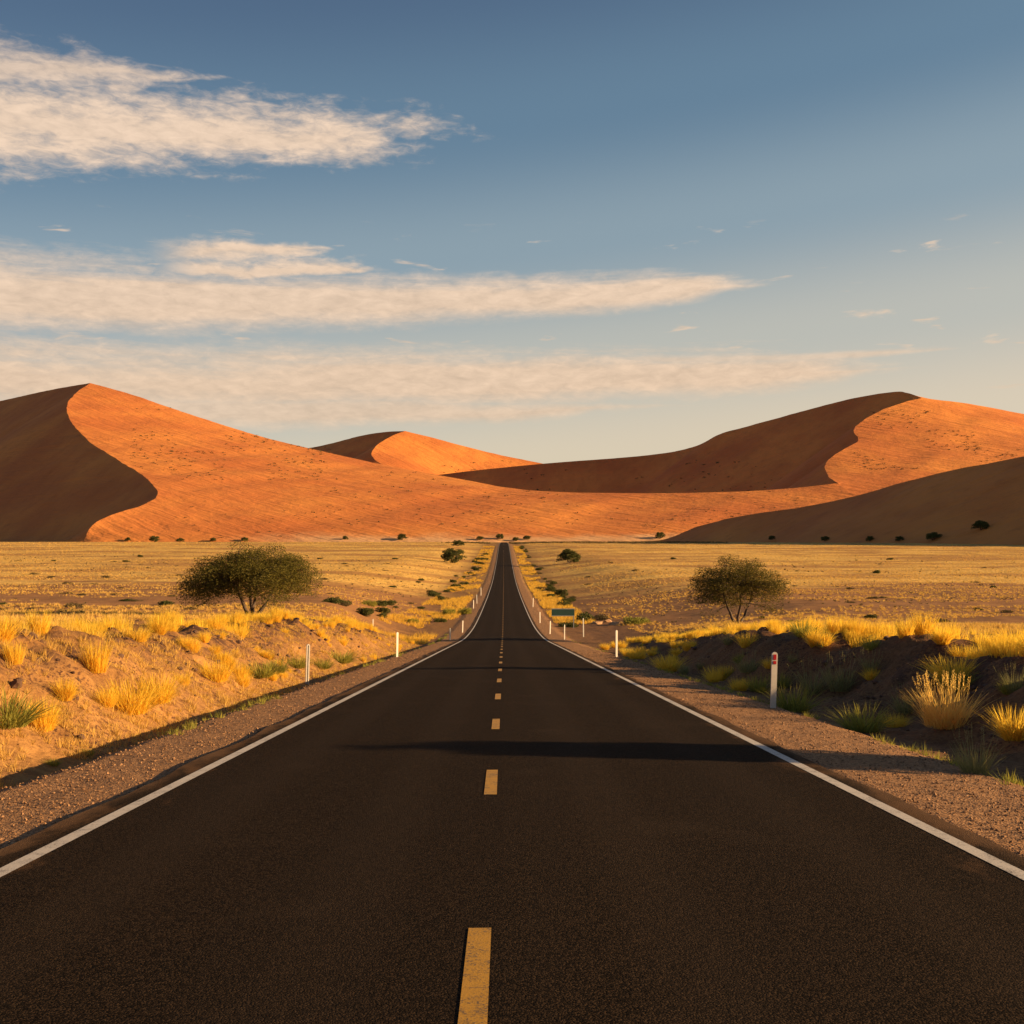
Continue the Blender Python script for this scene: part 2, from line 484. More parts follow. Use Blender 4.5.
def ground_z(x, y, detail=True):
    x, y = np.broadcast_arrays(np.asarray(x, float), np.asarray(y, float))
    zr = np.interp(y, YY, T_ROAD)
    left = x < 0
    zp = np.where(left, np.interp(y, YY, T_LEFT), np.interp(y, YY, T_RIGHT))
    s = np.abs(x)
    w = 1 - smooth(y, np.where(left, 58.0, 38.0), np.where(left, 110.0, 88.0))
    sw = s + w * smooth(s, 6.2, 8.0) * (1.1 * fbm(y * 0.16, x * 0 + np.where(left, 3.3, 9.1), 5, 3))
    L = np.interp(s, [0, 3.70, 3.78, 4.6, 5.45, 5.80, 6.7, 7.4], [-.13, -.12, -.035, -.06, -.10, -.56, -.68, -.60])
    Rr = np.interp(s, [0, 3.70, 3.78, 4.6, 5.75, 6.4, 7.6, 8.2], [-.13, -.12, -.035, -.06, -.11, -.30, -.40, -.28])
    near_l = L + smooth(sw, 6.9, 10.6) * (zp - zr + 0.60 - 0.30 * smooth(y, 18, 34))
    near_r = Rr + smooth(sw, 7.8, 10.3) * (zp - zr + 0.23 - 0.42 * (1 - smooth(y, 20.0, 24.0)))
    near = np.where(left, near_l, near_r)
    near = near + w * smooth(s, 11.0, 19.0) * np.where(left, 0.28 * smooth(y, 18, 34), 0.0)
    f0 = np.interp(s, [0, 3.70, 3.78, 5.5, 6.2, 9.0], [-.13, -.12, -.035, -.10, -.22, -.30])
    farp = f0 + smooth(s, 9.0, 17.0 + 29.0 * smooth(y, np.where(left, 85.0, 78.0), np.where(left, 260.0, 150.0))) * (zp - zr + 0.30)
    dz = near * w + farp * (1 - w)
    z = zr + dz
    if detail:
        rough = smooth(s, 6.6, 8.2) * w * (1 - smooth(s, 11.0, 13.5))
        z = z + rough * (np.where(left, 0.13, 0.24) * np.abs(fbm(x * 1.5 + y * 0.5, y * 1.7, 43, 4)) + 0.07 * fbm(x * 4.0, y * 3.0, 47, 2) - 0.03)
        z = z + smooth(s, 6.5, 9.0) * (0.36 * w + 0.10) * fbm(x * 0.55, y * 0.55, 11, 4) * (1 - smooth(s, 14, 22) * 0.6)
        z = z + smooth(s, 7.0, 9.0) * w * (1 - smooth(s, 10.5, 13)) * 0.34 * (np.abs(fbm(x * 0.25, y * 1.3, 41, 4)) - 0.2)
        z = z + smooth(s, 12.0, 30.0) * (0.45 * fbm(x * 0.05, y * 0.05, 23, 3) + 0.16 * fbm(x * 0.3, y * 0.3, 29, 3))
        z = z + smooth(s, 3.9, 4.6) * 0.03 * fbm(x * 2.1, y * 2.1, 31, 3)
    return z + EYE


def slices(y0, y1, r, step0):
    ys = [y0]
    while ys[-1] < y1:
        ys.append(ys[-1] + max(step0, abs(ys[-1]) * r))
    return np.array(ys)


xs_in = np.concatenate([np.arange(0, 3.6, 0.6), np.arange(3.6, 14.0, 0.13)])
xs_out = slices(14.1, 9000, 0.030, 0.2)
xh = np.concatenate([xs_in, xs_out])
xg = np.concatenate([-xh[:0:-1], xh])
yg = np.concatenate([np.arange(-80, 4, 1.5), slices(4, 22000, 0.0075, 0.12)])
GX, GY = np.meshgrid(xg, yg)
GZ = ground_z(GX, GY)
nx_, ny_ = len(xg), len(yg)
idx = np.arange(nx_ * ny_).reshape(ny_, nx_)
gf = np.stack([idx[:-1, :-1], idx[:-1, 1:], idx[1:, 1:], idx[1:, :-1]], -1).reshape(-1, 4)
s_ = np.abs(GX)
edge_w = 0.5 * fbm(GX * 0.8, GY * 0.8, 77, 3)
wb = 1 - smooth(GY, 75, 120)
a_sh = 1 - smooth(s_ + edge_w, 5.7, 6.5)
a_bk = smooth(s_ + edge_w, 5.6, 6.6) * (wb * (1 - smooth(s_, 11.5, 16)) + (1 - wb) * 0.75 * (1 - smooth(s_, 9, 22)))
a_gr = smooth(GY + 70 * fbm(GX * 0.01, GY * 0.02, 51, 3), 150, 290)
ground_me = mesh_np('ground', np.stack([GX, GY, GZ], -1).reshape(-1, 3), gf, M_GROUND,
                    {'shoulder': a_sh.ravel(), 'bank': a_bk.ravel(), 'grassy': a_gr.ravel()})
ground = tag(link('ground', ground_me), kind='structure')

# ------------------------------------------------------------------ road
ry = np.concatenate([np.arange(-80, 4, 4.0), slices(4, 1500, 0.02, 0.5)])
rw = np.array([-3.84, -3.80, -2.4, -1.2, 0, 1.2, 2.4, 3.80, 3.84])


def strip(xs, ys, lift, edge_drop=0.0, wob=0.0):
    X, Y = np.meshgrid(xs, ys)
    X = X.copy()
    if wob:
        for c in (0, 1): X[:, c] += wob * fbm(ys * 0.9, ys * 0, 3, 3)
        for c in (-1, -2): X[:, c] += wob * fbm(ys * 0.9, ys * 0, 8, 3)
    Z = road_z(Y) + lift - 0.012 * np.abs(X)
    if edge_drop: Z[:, [0, -1]] -= edge_drop
    i = np.arange(X.size).reshape(X.shape)
    f = np.stack([i[:-1, :-1], i[:-1, 1:], i[1:, 1:], i[1:, :-1]], -1).reshape(-1, 4)
    return np.stack([X, Y, Z], -1).reshape(-1, 3), f


v, f = strip(rw, ry, 0.05, 0.12, 0.10)
road = tag(link('road', mesh_np('road', v, f, M_ASPHALT, None, False)), kind='structure')
for xc in (-3.46, 3.53):
    v, f = strip(np.array([xc - 0.065, xc + 0.065]), ry, 0.054)
    link('edge_line', mesh_np('edge_line', v, f, M_WHITE), road)
rest_v, rest_f, nb = [], [], 0
for k in range(-1, 150):
    y1 = 6.06 + 6.36 * k
    ys = np.linspace(y1 - 1.75, y1, 6)
    v, f = strip(np.array([-0.195, -0.07]), ys, 0.054)
    if k < 98:
        link('centre_dash', mesh_np('centre_dash', v, f, M_YELLOW), road)
    else:
        rest_f.append(f + nb); rest_v.append(v); nb += len(v)
tag(link('centre_dash', mesh_np('centre_dash', np.concatenate(rest_v), np.concatenate(rest_f), M_YELLOW), road), kind='stuff')

# ------------------------------------------------------------------ dunes
KD = 0.8
BASE = -1.5


def pl(pts):
    """(bearing px, height px, distance) of a crest -> points x, y, height above the plain"""
    out = []
    for px, py, d in pts:
        Y = d * KD
        out.append(((px - VPX) / F * Y, Y, max(0.0, (VPY - py) / F * Y - BASE)))
    return np.array(out)


def dens(P, step):
    """a smooth curve through the points, resampled"""
    n = len(P)
    Q = np.vstack([2 * P[0] - P[1], P, 2 * P[-1] - P[-2]])
    out = []
    for i in range(1, n):
        p0, p1, p2, p3 = Q[i - 1], Q[i], Q[i + 1], Q[i + 2]
        m = max(2, int(np.linalg.norm(p2[:2] - p1[:2]) / step))
        t = np.linspace(0, 1, m, endpoint=False)[:, None]
        d1, d2 = (p2 - p0) * 0.5, (p3 - p1) * 0.5
        out.append((2 * t**3 - 3 * t**2 + 1) * p1 + (t**3 - 2 * t**2 + t) * d1 + (-2 * t**3 + 3 * t**2) * p2 + (t**3 - t**2) * d2)
    out.append(P[-1:])
    r = np.concatenate(out)
    k_ = np.minimum(np.arange(len(r)), np.arange(len(r))[::-1])
    q_ = np.cumsum(np.r_[0, np.linalg.norm(np.diff(r[:, :2], axis=0), axis=1)])
    r[:, 0] += np.minimum(k_ / 5, 1) * (r[:, 2] > 0) * 5.0 * fbm(q_ * 0.022, q_ * 0 + P[0][0], 71, 4)
    r[:, 2] = np.maximum(r[:, 2], 0)
    return r


def inside(poly, x, y):
    poly = np.asarray(poly)
    r = np.zeros(x.shape, bool)
    j = len(poly) - 1
    for i in range(len(poly)):
        xi, yi, xj, yj = *poly[i][:2], *poly[j][:2]
        c = ((yi > y) != (yj > y)) & (x < (xj - xi) * (y - yi) / ((yj - yi) or 1e-9) + xi)
        r ^= c
        j = i
    return r


def make_dune(foot, ridges, slips, grid, step=5.0, seed=1, flute=0.0, slope=0.62):
    """a sand surface stretched between sharp crest lines and a foot line; slip faces fall at the angle of repose"""
    rg = np.random.default_rng(seed)
    foot = np.asarray(foot, float)
    lo, hi = foot.min(0), foot.max(0)
    curves = [dens(c, step) for c in ridges]
    pts, hs, edges = [], [], []
    for c in curves:
        b = len(pts)
        pts += [tuple(p[:2]) for p in c]; hs += list(c[:, 2])
        edges += [(b + i, b + i + 1) for i in range(len(c) - 1)]
    fd = dens(np.c_[np.vstack([foot, foot[:1]]), np.zeros(len(foot) + 1)], 40.0)[:-1]
    b = len(pts); m = len(fd)
    pts += [tuple(p[:2]) for p in fd]; hs += [0.0] * m
    edges += [(b + i, b + (i + 1) % m) for i in range(m)]
    nfix = len(pts)
    crest = np.concatenate(curves)
    cand = []
    for off in (step * 0.9, step * 2.2, step * 4.2, step * 7.5):
        for c in curves:
            tgt = np.gradient(c[:, :2], axis=0)
            tgt /= np.linalg.norm(tgt, axis=1)[:, None] + 1e-9
            nrm = np.c_[-tgt[:, 1], tgt[:, 0]]
            k = max(1, int(off / step * 0.8))
            for sgn in (-1, 1):
                cand.append(c[::k, :2] + sgn * off * nrm[::k])
    gx, gy = np.meshgrid(np.arange(lo[0], hi[0], grid), np.arange(lo[1], hi[1], grid))
    g = np.c_[gx.ravel(), gy.ravel()] + rg.uniform(-.35, .35, (gx.size, 2)) * grid
    cand.append(g)
    fixed = np.array(pts)
    cand = np.concatenate(cand)
    cand = cand[inside(fd, cand[:, 0], cand[:, 1])]
    # thin the candidates with a hash of cells that grow away from the crests
    dist = np.full(len(cand), 1e9)
    near = np.concatenate([crest[:, :2][::2], fd[:, :2]])
    for i in range(0, len(cand), 2000):
        dd = np.hypot(cand[i:i + 2000, 0][:, None] - near[None, :, 0], cand[i:i + 2000, 1][:, None] - near[None, :, 1])
        dist[i:i + 2000] = dd.min(1)
    keep = dist > step * 0.6
    cand, dist = cand[keep], dist[keep]
    cell = np.where(dist < step * 9, step * 1.0, grid * 0.55)
    key = np.round(cand[:, 0] / cell).astype(np.int64) * 1000003 + np.round(cand[:, 1] / cell).astype(np.int64) * 7 + (cell > step * 1.5)
    _, u = np.unique(key, return_index=True)
    cand = cand[u]
    allp = np.concatenate([fixed, cand])
    vs, es, fs, ov, oe, of = delaunay_2d_cdt([Vector(p) for p in allp], edges, [], 0, 1e-4)
    V = np.array([tuple(p) for p in vs])
    T = np.array([t for t in fs if len(t) == 3], np.int64)
    cen = V[T].mean(1)
    T = T[inside(fd, cen[:, 0], cen[:, 1])]
    h = np.zeros(len(V)); fix = np.zeros(len(V), bool)
    for i, o in enumerate(ov):
        ids = [k for k in o if k < nfix]
        if ids:
            h[i] = max(hs[k] for k in ids); fix[i] = True
    used = np.zeros(len(V), bool); used[T.ravel()] = True
    fix |= ~used
    # stretched membrane: solve the cotangent Laplacian with conjugate gradients
    I, J, W = [], [], []
    for a, b_, c_ in ((0, 1, 2), (1, 2, 0), (2, 0, 1)):
        e1 = V[T[:, a]] - V[T[:, c_]]; e2 = V[T[:, b_]] - V[T[:, c_]]
        cot = (e1 * e2).sum(1) / (np.abs(e1[:, 0] * e2[:, 1] - e1[:, 1] * e2[:, 0]) + 1e-9)
        I.append(T[:, a]); J.append(T[:, b_]); W.append(np.clip(cot, 0.02, 8.0))
    I, J, W = map(np.concatenate, (I, J, W))
    n = len(V)

    def A(x):
        q = W * (x[I] - x[J])
        return np.bincount(I, q, n) - np.bincount(J, q, n)
    dia = np.bincount(I, W, n) + np.bincount(J, W, n) + 1e-9
    free = ~fix
    r = -A(h) * free
    x = h.copy(); z = r / dia; p = z.copy(); rz = (r * z).sum()
    for it in range(900):
        Ap = A(p) * free
        al = rz / ((p * Ap).sum() + 1e-30)
        x += al * p; r -= al * Ap
        z = r / dia; rz2 = (r * z).sum()
        if rz2 < 1e-6: break
        p = z + rz2 / rz * p; rz = rz2
    h = x
    for poly, crests in slips:
        m_ = inside(poly, V[:, 0], V[:, 1]) & free
        cp = np.concatenate([dens(c, step * 2) for c in crests])
        e = np.zeros(m_.sum()); pv = V[m_]
        for i in range(0, len(pv), 2000):
            dd = np.hypot(pv[i:i + 2000, 0][:, None] - cp[None, :, 0], pv[i:i + 2000, 1][:, None] - cp[None, :, 1])
            e[i:i + 2000] = (cp[None, :, 2] - slope * dd).max(1)
        h[m_] = np.maximum(e, 0) + 0
    if flute:
        dd = np.full(n, 1e9)
        for i in range(0, n, 2000):
            dd[i:i + 2000] = np.hypot(V[i:i + 2000, 0][:, None] - near[None, :, 0], V[i:i + 2000, 1][:, None] - near[None, :, 1]).min(1)
        ca, sa = math.cos(R(35)), math.sin(R(35))
        u_, w_ = V[:, 0] * ca - V[:, 1] * sa, V[:, 0] * sa + V[:, 1] * ca
        h += free * smooth(h, 2, 40) * flute * smooth(dd, 8, 90) * fbm(u_ * 0.013, w_ * 0.0035, seed, 4)
    z = np.maximum(h, 0) + BASE + EYE
    z = np.where(h < 0.4, z - 1.2 * (1 - h / 0.4), z)     # the foot runs in under the plain
    return np.c_[V, z], T


def dune_object(v, t, label):
    used = np.unique(t)
    remap = np.zeros(len(v), np.int64); remap[used] = np.arange(len(used))
    t = remap[t]; v = v[used]
    a = v[t[:, 1]] - v[t[:, 0]]; b = v[t[:, 2]] - v[t[:, 0]]
    flip = (a[:, 0] * b[:, 1] - a[:, 1] * b[:, 0]) < 0
    t[flip] = t[flip][:, ::-1]
    me = mesh_np('dune', v, t, M_DUNE)
    # sharp crests: split the shading where two faces meet at a marked angle
    o = link('dune', me)
    tag(o, label, kind='structure')
    me.set_sharp_from_angle(angle=R(22))
    return o


# left dune and right dune share the saddle between them, so they are worked out together
C1 = pl([(90, 383, 4250), (76, 393, 4060), (67, 405, 3810), (71, 421, 3560), (88, 440, 3280), (112, 456, 3020), (136, 471, 2800), (152, 483, 2620),
         (157, 494, 2490), (148, 503, 2400), (120, 512, 2300), (98, 521, 2230), (87, 532, 2180), (87, 541, 2145)])
C2 = pl([(90, 383, 4250), (130, 394, 4150), (180, 411, 4000), (256, 435, 3780), (300, 446, 3620), (380, 464, 3370), (450, 477, 3120), (510, 488, 2950),
         (560, 492, 2860), (620, 493, 2800), (680, 493, 2770), (750, 491, 2760), (805, 487, 2770), (838, 483, 2780)])
C3 = pl([(90, 383, 4250), (50, 390, 4600), (0, 401, 5000), (-90, 420, 5400), (-200, 445, 5700)])
E1 = pl([(922, 398, 3900), (905, 402, 3850), (882, 410, 3750), (861, 422, 3600), (854, 431, 3480), (859, 439, 3380), (850, 446, 3260), (834, 455, 3150),
         (825, 465, 3050), (828, 475, 2920), (838, 483, 2780)])
E2 = pl([(922, 398, 3900), (970, 404, 3950), (1024, 414, 4000), (1100, 428, 4000), (1250, 455, 3900), (1500, 490, 3700)])
E3 = pl([(922, 398, 3900), (908, 393, 3960), (892, 392, 4050), (850, 399, 4250), (800, 412, 4450), (745, 427, 4700), (720, 434, 4800), (690, 448, 4950), (640, 456, 5150),
         (540, 464, 5500), (445, 474, 5800), (330, 490, 6000)])
E4 = pl([(770, 424, 5000), (735, 431, 5050), (700, 445, 5100)])
foot = [(-3600, 2300), (-1500, 1900), (-900, 1720), (-500, 1700), (0, 1740), (400, 1765), (700, 1790), (1100, 1800), (2000, 1900), (3000, 2400), (3200, 3400),
        (2600, 4200), (1500, 4800), (0, 5300), (-1500, 5400), (-3600, 5300)]
polyL = [(-3900, 1500), (-655, 1500)] + [tuple(C1[-1][:2])] + [tuple(p[:2]) for p in dens(C1, 5)[::-1]] + [tuple(p[:2]) for p in dens(C3, 5)] + [(-3900, 4600)]
polyR = [tuple(p[:2]) for p in dens(C2, 5)] + [tuple(p[:2]) for p in dens(E1, 5)[::-1]] + [tuple(p[:2]) for p in dens(E3, 5)] + [(-1500, 5300), (-3900, 5400)] + [tuple(p[:2]) for p in dens(C3, 5)[::-1]]
dv, dt = make_dune(foot, [C1, C2[0:], C3, E1, E2, E3], [(polyL, [C1, C3]), (polyR, [E1, E3, C2, C3])], 20.0, 5.0, 3, 4.0, 0.72)
cen = dv[dt].mean(1)
c2d = dens(C2, 20)
c2y = np.interp(cen[:, 0], c2d[:, 0], c2d[:, 1])
is_left = (cen[:, 0] < C2[-1][0]) & ((cen[:, 1] < c2y) | (cen[:, 0] < C2[5][0]))
dune_left = dune_object(dv, dt[is_left], 'large orange dune with curved shaded slip face at left')
dune_right = dune_object(dv, dt[~is_left], 'large dune at right with bright face below a winding crest')

# far dune between the two
G1 = pl([(405, 431, 6900), (392, 436, 6800), (380, 443, 6650), (373, 450, 6500), (372, 456, 6400), (378, 462, 6300), (395, 470, 6200), (430, 482, 6100)])
G2 = pl([(405, 431, 6900), (430, 437, 6900), (460, 445, 6880), (500, 455, 6850), (540, 463, 6800), (620, 480, 6700)])
G3 = pl([(405, 431, 6900), (385, 432, 7050), (360, 436, 7200), (320, 446, 7500), (270, 455, 7800), (150, 480, 8200)])
foot = [(-2600, 5600), (-1000, 4800), (0, 4700), (800, 4900), (1400, 5600), (1000, 6400), (-1000, 7000), (-2600, 6800)]
polyF = [(-2500, 5620), (-900, 4850)] + [tuple(p[:2]) for p in dens(G1, 8)[::-1]] + [tuple(p[:2]) for p in dens(G3, 8)] + [(-2500, 6600)]
v, t = make_dune(foot, [G1, G2, G3], [(polyF, [G1, G3])], 45.0, 9.0, 5, 5.0)
dune_far = dune_object(v, t, 'small distant dune with pointed peak between the larger dunes')

# dark dune in front at the right
H1 = pl([(640, 541.5, 2120), (665, 539, 2050), (700, 526, 1950), (730, 518.5, 1860), (760, 513, 1770), (800, 507.5, 1670), (850, 497, 1540), (930, 475, 1350), (1024, 456.5, 1190),
         (1090, 440, 1130), (1200, 402, 1070), (1350, 350, 1010), (1500, 335, 960), (1700, 380, 900), (2200, 500, 900)])
foot = [(120, 1660), (190, 1450), (240, 1250), (270, 1050), (300, 900), (350, 760), (450, 640), (700, 560), (1100, 560), (1500, 700), (1400, 1000), (1000, 1300), (600, 1500), (350, 1650), (200, 1740)]
polyD = [(100, 1690), (110, 1300), (200, 900), (330, 700), (450, 600), (700, 500), (1400, 500)] + [tuple(p[:2]) for p in dens(H1, 5)[::-1]]
v, t = make_dune(foot, [H1], [(polyD, [H1])], 16.0, 5.0, 9, 3.0, 0.55)
dune_dark = dune_object(v, t, 'dark shaded dune slope in front at far right')

# ------------------------------------------------------------------ finding where things stand
trees_bvh = []
for o in (ground, dune_left, dune_right, dune_far, dune_dark):
    me = o.data
    vv = np.empty(len(me.vertices) * 3, np.float32); me.vertices.foreach_get('co', vv)
    ll = np.empty(len(me.loops), np.int32); me.loops.foreach_get('vertex_index', ll)
    k = me.polygons[0].loop_total
    trees_bvh.append(BVHTree.FromPolygons(vv.reshape(-1, 3).tolist(), ll.reshape(-1, k).tolist()))


def hit(px, py):
    """where the line of sight through a point of the photograph meets the land"""
    d = Vector(((px - VPX) / F, 1.0, (VPY - py) / F)).normalized()
    best = None
    for b in trees_bvh:
        loc, nrm, i, dist = b.ray_cast(Vector((0, 0, EYE)), d)
        if loc is not None and (best is None or dist < best[1]): best = (loc, dist)
    return best[0] if best else None


def gz(x, y): return float(ground_z(x, y))


def wide(px_w, y): return px_w * y / F


# ------------------------------------------------------------------ plants
def tube(path, radii, sides=6):
    path = np.asarray(path, float); radii = np.asarray(radii, float)
    t = np.gradient(path, axis=0); t /= np.linalg.norm(t, axis=1)[:, None] + 1e-9
    up = np.where(np.abs(t[:, 2:3]) > 0.9, np.array([[1.0, 0, 0]]), np.array([[0, 0, 1.0]]))
    a = np.cross(t, up); a /= np.linalg.norm(a, axis=1)[:, None] + 1e-9
    b = np.cross(t, a)
    an = np.linspace(0, 2 * np.pi, sides, endpoint=False)
    v = path[:, None, :] + radii[:, None, None] * (np.cos(an)[None, :, None] * a[:, None, :] + np.sin(an)[None, :, None] * b[:, None, :])
    n = len(path)
    i = np.arange(n * sides).reshape(n, sides)
    f = np.stack([i[:-1], np.roll(i[:-1], -1, 1), np.roll(i[1:], -1, 1), i[1:]], -1).reshape(-1, 4)
    return v.reshape(-1, 3), f


def gather(parts):
    vs, fs, n = [], [], 0
    for v, f in parts:
        vs.append(v); fs.append(f + n); n += len(v)
    return np.concatenate(vs), np.concatenate(fs)


def leaf_quads(c, size, rg, flat=0.5):
    """one small rhombic leaf spray at each centre"""
    n = len(c)
    a = rg.normal(size=(n, 3)); a[:, 2] *= flat
    a /= np.linalg.norm(a, axis=1)[:, None]
    r = rg.normal(size=(n, 3)); b = np.cross(a, r); b /= np.linalg.norm(b, axis=1)[:, None] + 1e-9
    L = (size * rg.uniform(0.6, 1.4, n))[:, None]; Wd = L * 0.42
    v = np.stack([c - a * L, c + b * Wd, c + a * L, c - b * Wd], 1).reshape(-1, 3)
    f = np.arange(n * 4).reshape(n, 4)
    tone = np.repeat(np.clip(rg.normal(0.5, 0.28, n), 0, 1), 4)
    return v, f, tone


def acacia_meshes(W, H, seed, clumps, leaves, leaf, stems, lean=0.0, lift=0.42, droop=0.30, asym=0.0, loose=1.0, r0=0.16):
    """umbrella thorn: a few bent stems that fork towards flat leafy clumps under a low dome"""
    rg = np.random.default_rng(seed)
    Rr = W / 2
    u = np.sqrt(rg.uniform(0, 1, clumps * 3)); ph = rg.uniform(0, 2 * np.pi, clumps * 3)
    lump = 1 + 0.16 * np.sin(3 * ph + seed) + 0.10 * np.sin(5 * ph + 2 * seed)
    r = u * Rr * 0.90 * lump
    x, y = r * np.cos(ph), r * np.sin(ph) * 0.85
    q = np.clip(r / Rr, 0, 1)
    zt = H * (0.97 - 0.40 * q ** 2.3) + H * 0.075 * np.sin(2.3 * x + seed) * np.cos(1.9 * y)
    zb = H * (lift + 0.10 * (1 - q) - droop * q ** 2) + asym * x * 0.08 * H / Rr * 2
    zb = np.minimum(zb, zt - 0.15)
    w = rg.beta(1.7, 1.1, clumps * 3)
    z = zb + (zt - zb) * w
    P = np.c_[x + lean * z / H, y, z]
    keep = []
    for i in range(len(P)):
        if len(keep) >= clumps: break
        if not keep or np.min(np.linalg.norm((P[i] - P[keep]) * (1, 1, 1.6), axis=1)) > Rr * 0.13: keep.append(i)
    P = P[keep]
    wood = []
    sa = np.linspace(0, 2 * np.pi, stems, endpoint=False) + rg.uniform(-.4, .4, stems) + 0.4
    S_ = []
    for k in range(stems):
        tip = np.array([np.cos(sa[k]) * Rr * 0.40 + lean * 0.5, np.sin(sa[k]) * Rr * 0.34, H * rg.uniform(0.50, 0.62)])
        b0 = np.array([np.cos(sa[k]) * 0.10 * stems / 3, np.sin(sa[k]) * 0.10, -0.25])
        tt = np.linspace(0, 1, 9)[:, None]
        mid = b0 * 0.45 + tip * 0.55 + np.array([0, 0, -0.10 * H]) + rg.normal(0, 0.10, 3)
        path = (1 - tt) ** 2 * b0 + 2 * tt * (1 - tt) * mid + tt ** 2 * tip
        path[1:-1] += rg.normal(0, 0.03 * H / 5, (7, 3))
        wood.append(tube(path, np.linspace(r0, r0 * 0.42, 9), 7))
        S_.append(path)
    for c in P:
        best = None
        for path in S_:
            for j in (4, 5, 6, 7, 8):
                d = np.linalg.norm(c - path[j]) + 0.25 * (8 - j) * 0.2
                if c[2] < path[j][2] - 0.15 * H: d += 0.6
                if best is None or d < best[0]: best = (d, path[j], j)
        b0 = best[1]
        tt = np.linspace(0, 1, 6)[:, None]
        mid = b0 * 0.5 + c * 0.5 + np.array([0, 0, 0.10 * np.linalg.norm(c - b0)]) + rg.normal(0, 0.10, 3)
        path = (1 - tt) ** 2 * b0 + 2 * tt * (1 - tt) * mid + tt ** 2 * c
        rr = r0 * (0.36 - 0.03 * (best[2] - 4))
        wood.append(tube(path, np.linspace(rr * 0.75, 0.012, 6), 4))
        for q_ in range(2):
            e = c + rg.normal(0, 1, 3) * (0.10 * Rr, 0.10 * Rr, 0.03 * H)
            wood.append(tube(np.linspace(path[3], e, 4), np.linspace(0.02, 0.007, 4), 3))
    wv, wf = gather(wood)
    cen = []
    for c in P:
        n = int(leaves * rg.uniform(0.6, 1.3))
        g = np.clip(rg.normal(size=(n, 3)), -1.35, 1.35) * (0.135 * Rr * loose, 0.125 * Rr * loose, 0.040 * H * loose)
        g[:, 2] -= 0.25 * (g[:, 0] ** 2 + g[:, 1] ** 2) / (0.27 * Rr)
        cen.append(c + g)
    lv, lf, tone = leaf_quads(np.concatenate(cen), leaf, rg, 0.45)
    return (wv, wf), (lv, lf, tone)


def shrub_mesh(name, W, H, seed, n, leaf, material, rough=0.25):
    rg = np.random.default_rng(seed)
    k = 16
    cx = rg.uniform(-1, 1, (k, 2)); cx = cx[np.hypot(cx[:, 0], cx[:, 1]) < 1] * (W * 0.36)
    parts = []
    for c in cx:
        q = np.hypot(*c) / (W / 2)
        hh = H * (0.85 - 0.55 * q ** 2) * rg.uniform(0.75, 1.1)
        m_ = n // len(cx)
        d = rg.normal(size=(m_, 3)); d /= np.linalg.norm(d, axis=1)[:, None]
        rad = rg.uniform(0.35, 1, (m_, 1)) ** 0.5
        p = d * rad * (W * 0.17, W * 0.17, hh * 0.5) + (c[0], c[1], hh * 0.5)
        parts.append(p)
    P = np.concatenate(parts)
    P += rg.normal(0, rough * 0.06 * W, P.shape)
    P[:, 2] = np.maximum(P[:, 2], -0.05)
    v, f, tone = leaf_quads(P, leaf, rg, 0.9)
    return mesh_np(name, v, f, material, {'tone': tone}, False)


def tuft_arrays(n, H, spread, bw, rg, base=0.10, curl=0.5, seed_heads=0.0, hvar=0.35, lean=(0, 0)):
    """blades of a grass tuft; every blade a strip of three spans ending in a point"""
    an = rg.uniform(0, 2 * np.pi, n)
    r0 = base * np.sqrt(rg.uniform(0, 1, n))
    b = np.c_[r0 * np.cos(an), r0 * np.sin(an), np.full(n, -0.03)]
    out = an + rg.normal(0, 0.7, n)
    tilt = spread * np.abs(rg.normal(0.5, 0.32, n))
    L = H * np.clip(rg.normal(1 - hvar * 0.5, hvar, n), 0.3, 1.3)
    ts = np.array([0, 0.35, 0.7, 1.0])
    hor = L[:, None] * (np.sin(tilt)[:, None] * ts + curl * tilt[:, None] * ts ** 2.4 * 0.45)
    ver = L[:, None] * (np.cos(tilt)[:, None] * ts - curl * tilt[:, None] * ts ** 3 * 0.28)
    px = b[:, 0:1] + np.cos(out)[:, None] * hor + lean[0] * ver
    py = b[:, 1:2] + np.sin(out)[:, None] * hor + lean[1] * ver
    pz = b[:, 2:3] + ver
    C = np.stack([px, py, pz], -1)
    wa = rg.uniform(0, np.pi, n)
    wv = np.c_[np.cos(wa), np.sin(wa), np.zeros(n)] * (bw * rg.uniform(0.7, 1.3, n))[:, None]
    fac = np.array([0.8, 1.0, 0.75])
    Lf = C[:, :3] - wv[:, None, :] * fac[None, :, None]
    Rt = C[:, :3] + wv[:, None, :] * fac[None, :, None]
    tip = C[:, 3:4]
    V = np.concatenate([Lf, Rt, tip], 1)           # 7 vertices a blade
    o = np.arange(n)[:, None] * 7
    tri = np.array([[0, 3, 4], [0, 4, 1], [1, 4, 5], [1, 5, 2], [2, 5, 6]])
    Fc = (o[:, None, :] + tri[None]).reshape(-1, 3)
    tone = np.repeat(np.clip(rg.normal(0.5, 0.28, n), 0, 1), 7)
    V = V.reshape(-1, 3)
    if seed_heads:
        m_ = max(4, int(n * seed_heads))
        sel = np.argsort(-C[:, 3, 2] + rg.uniform(0, 0.12, n))[:m_ * 2:2]
        pts = []
        for k in sel:
            d = C[k, 3] - C[k, 2]; d /= np.linalg.norm(d) + 1e-9
            up = np.array([0, 0, 1.0]) * 0.6 + d * 0.6
            for j in range(26):
                pts.append(C[k, 3] + up * (j / 26 * 0.34 * H - 0.06) + rg.normal(0, 0.007, 3))
        sv, sf, st = leaf_quads(np.array(pts), 0.012, rg, 1.8)
        sf3 = np.concatenate([sf[:, :3], sf[:, [0, 2, 3]]]) + len(V)
        stem = []
        return np.concatenate([V, sv]), np.concatenate([Fc, sf3]), np.concatenate([tone, np.clip(st + 0.3, 0, 1)])
    return V, Fc, tone


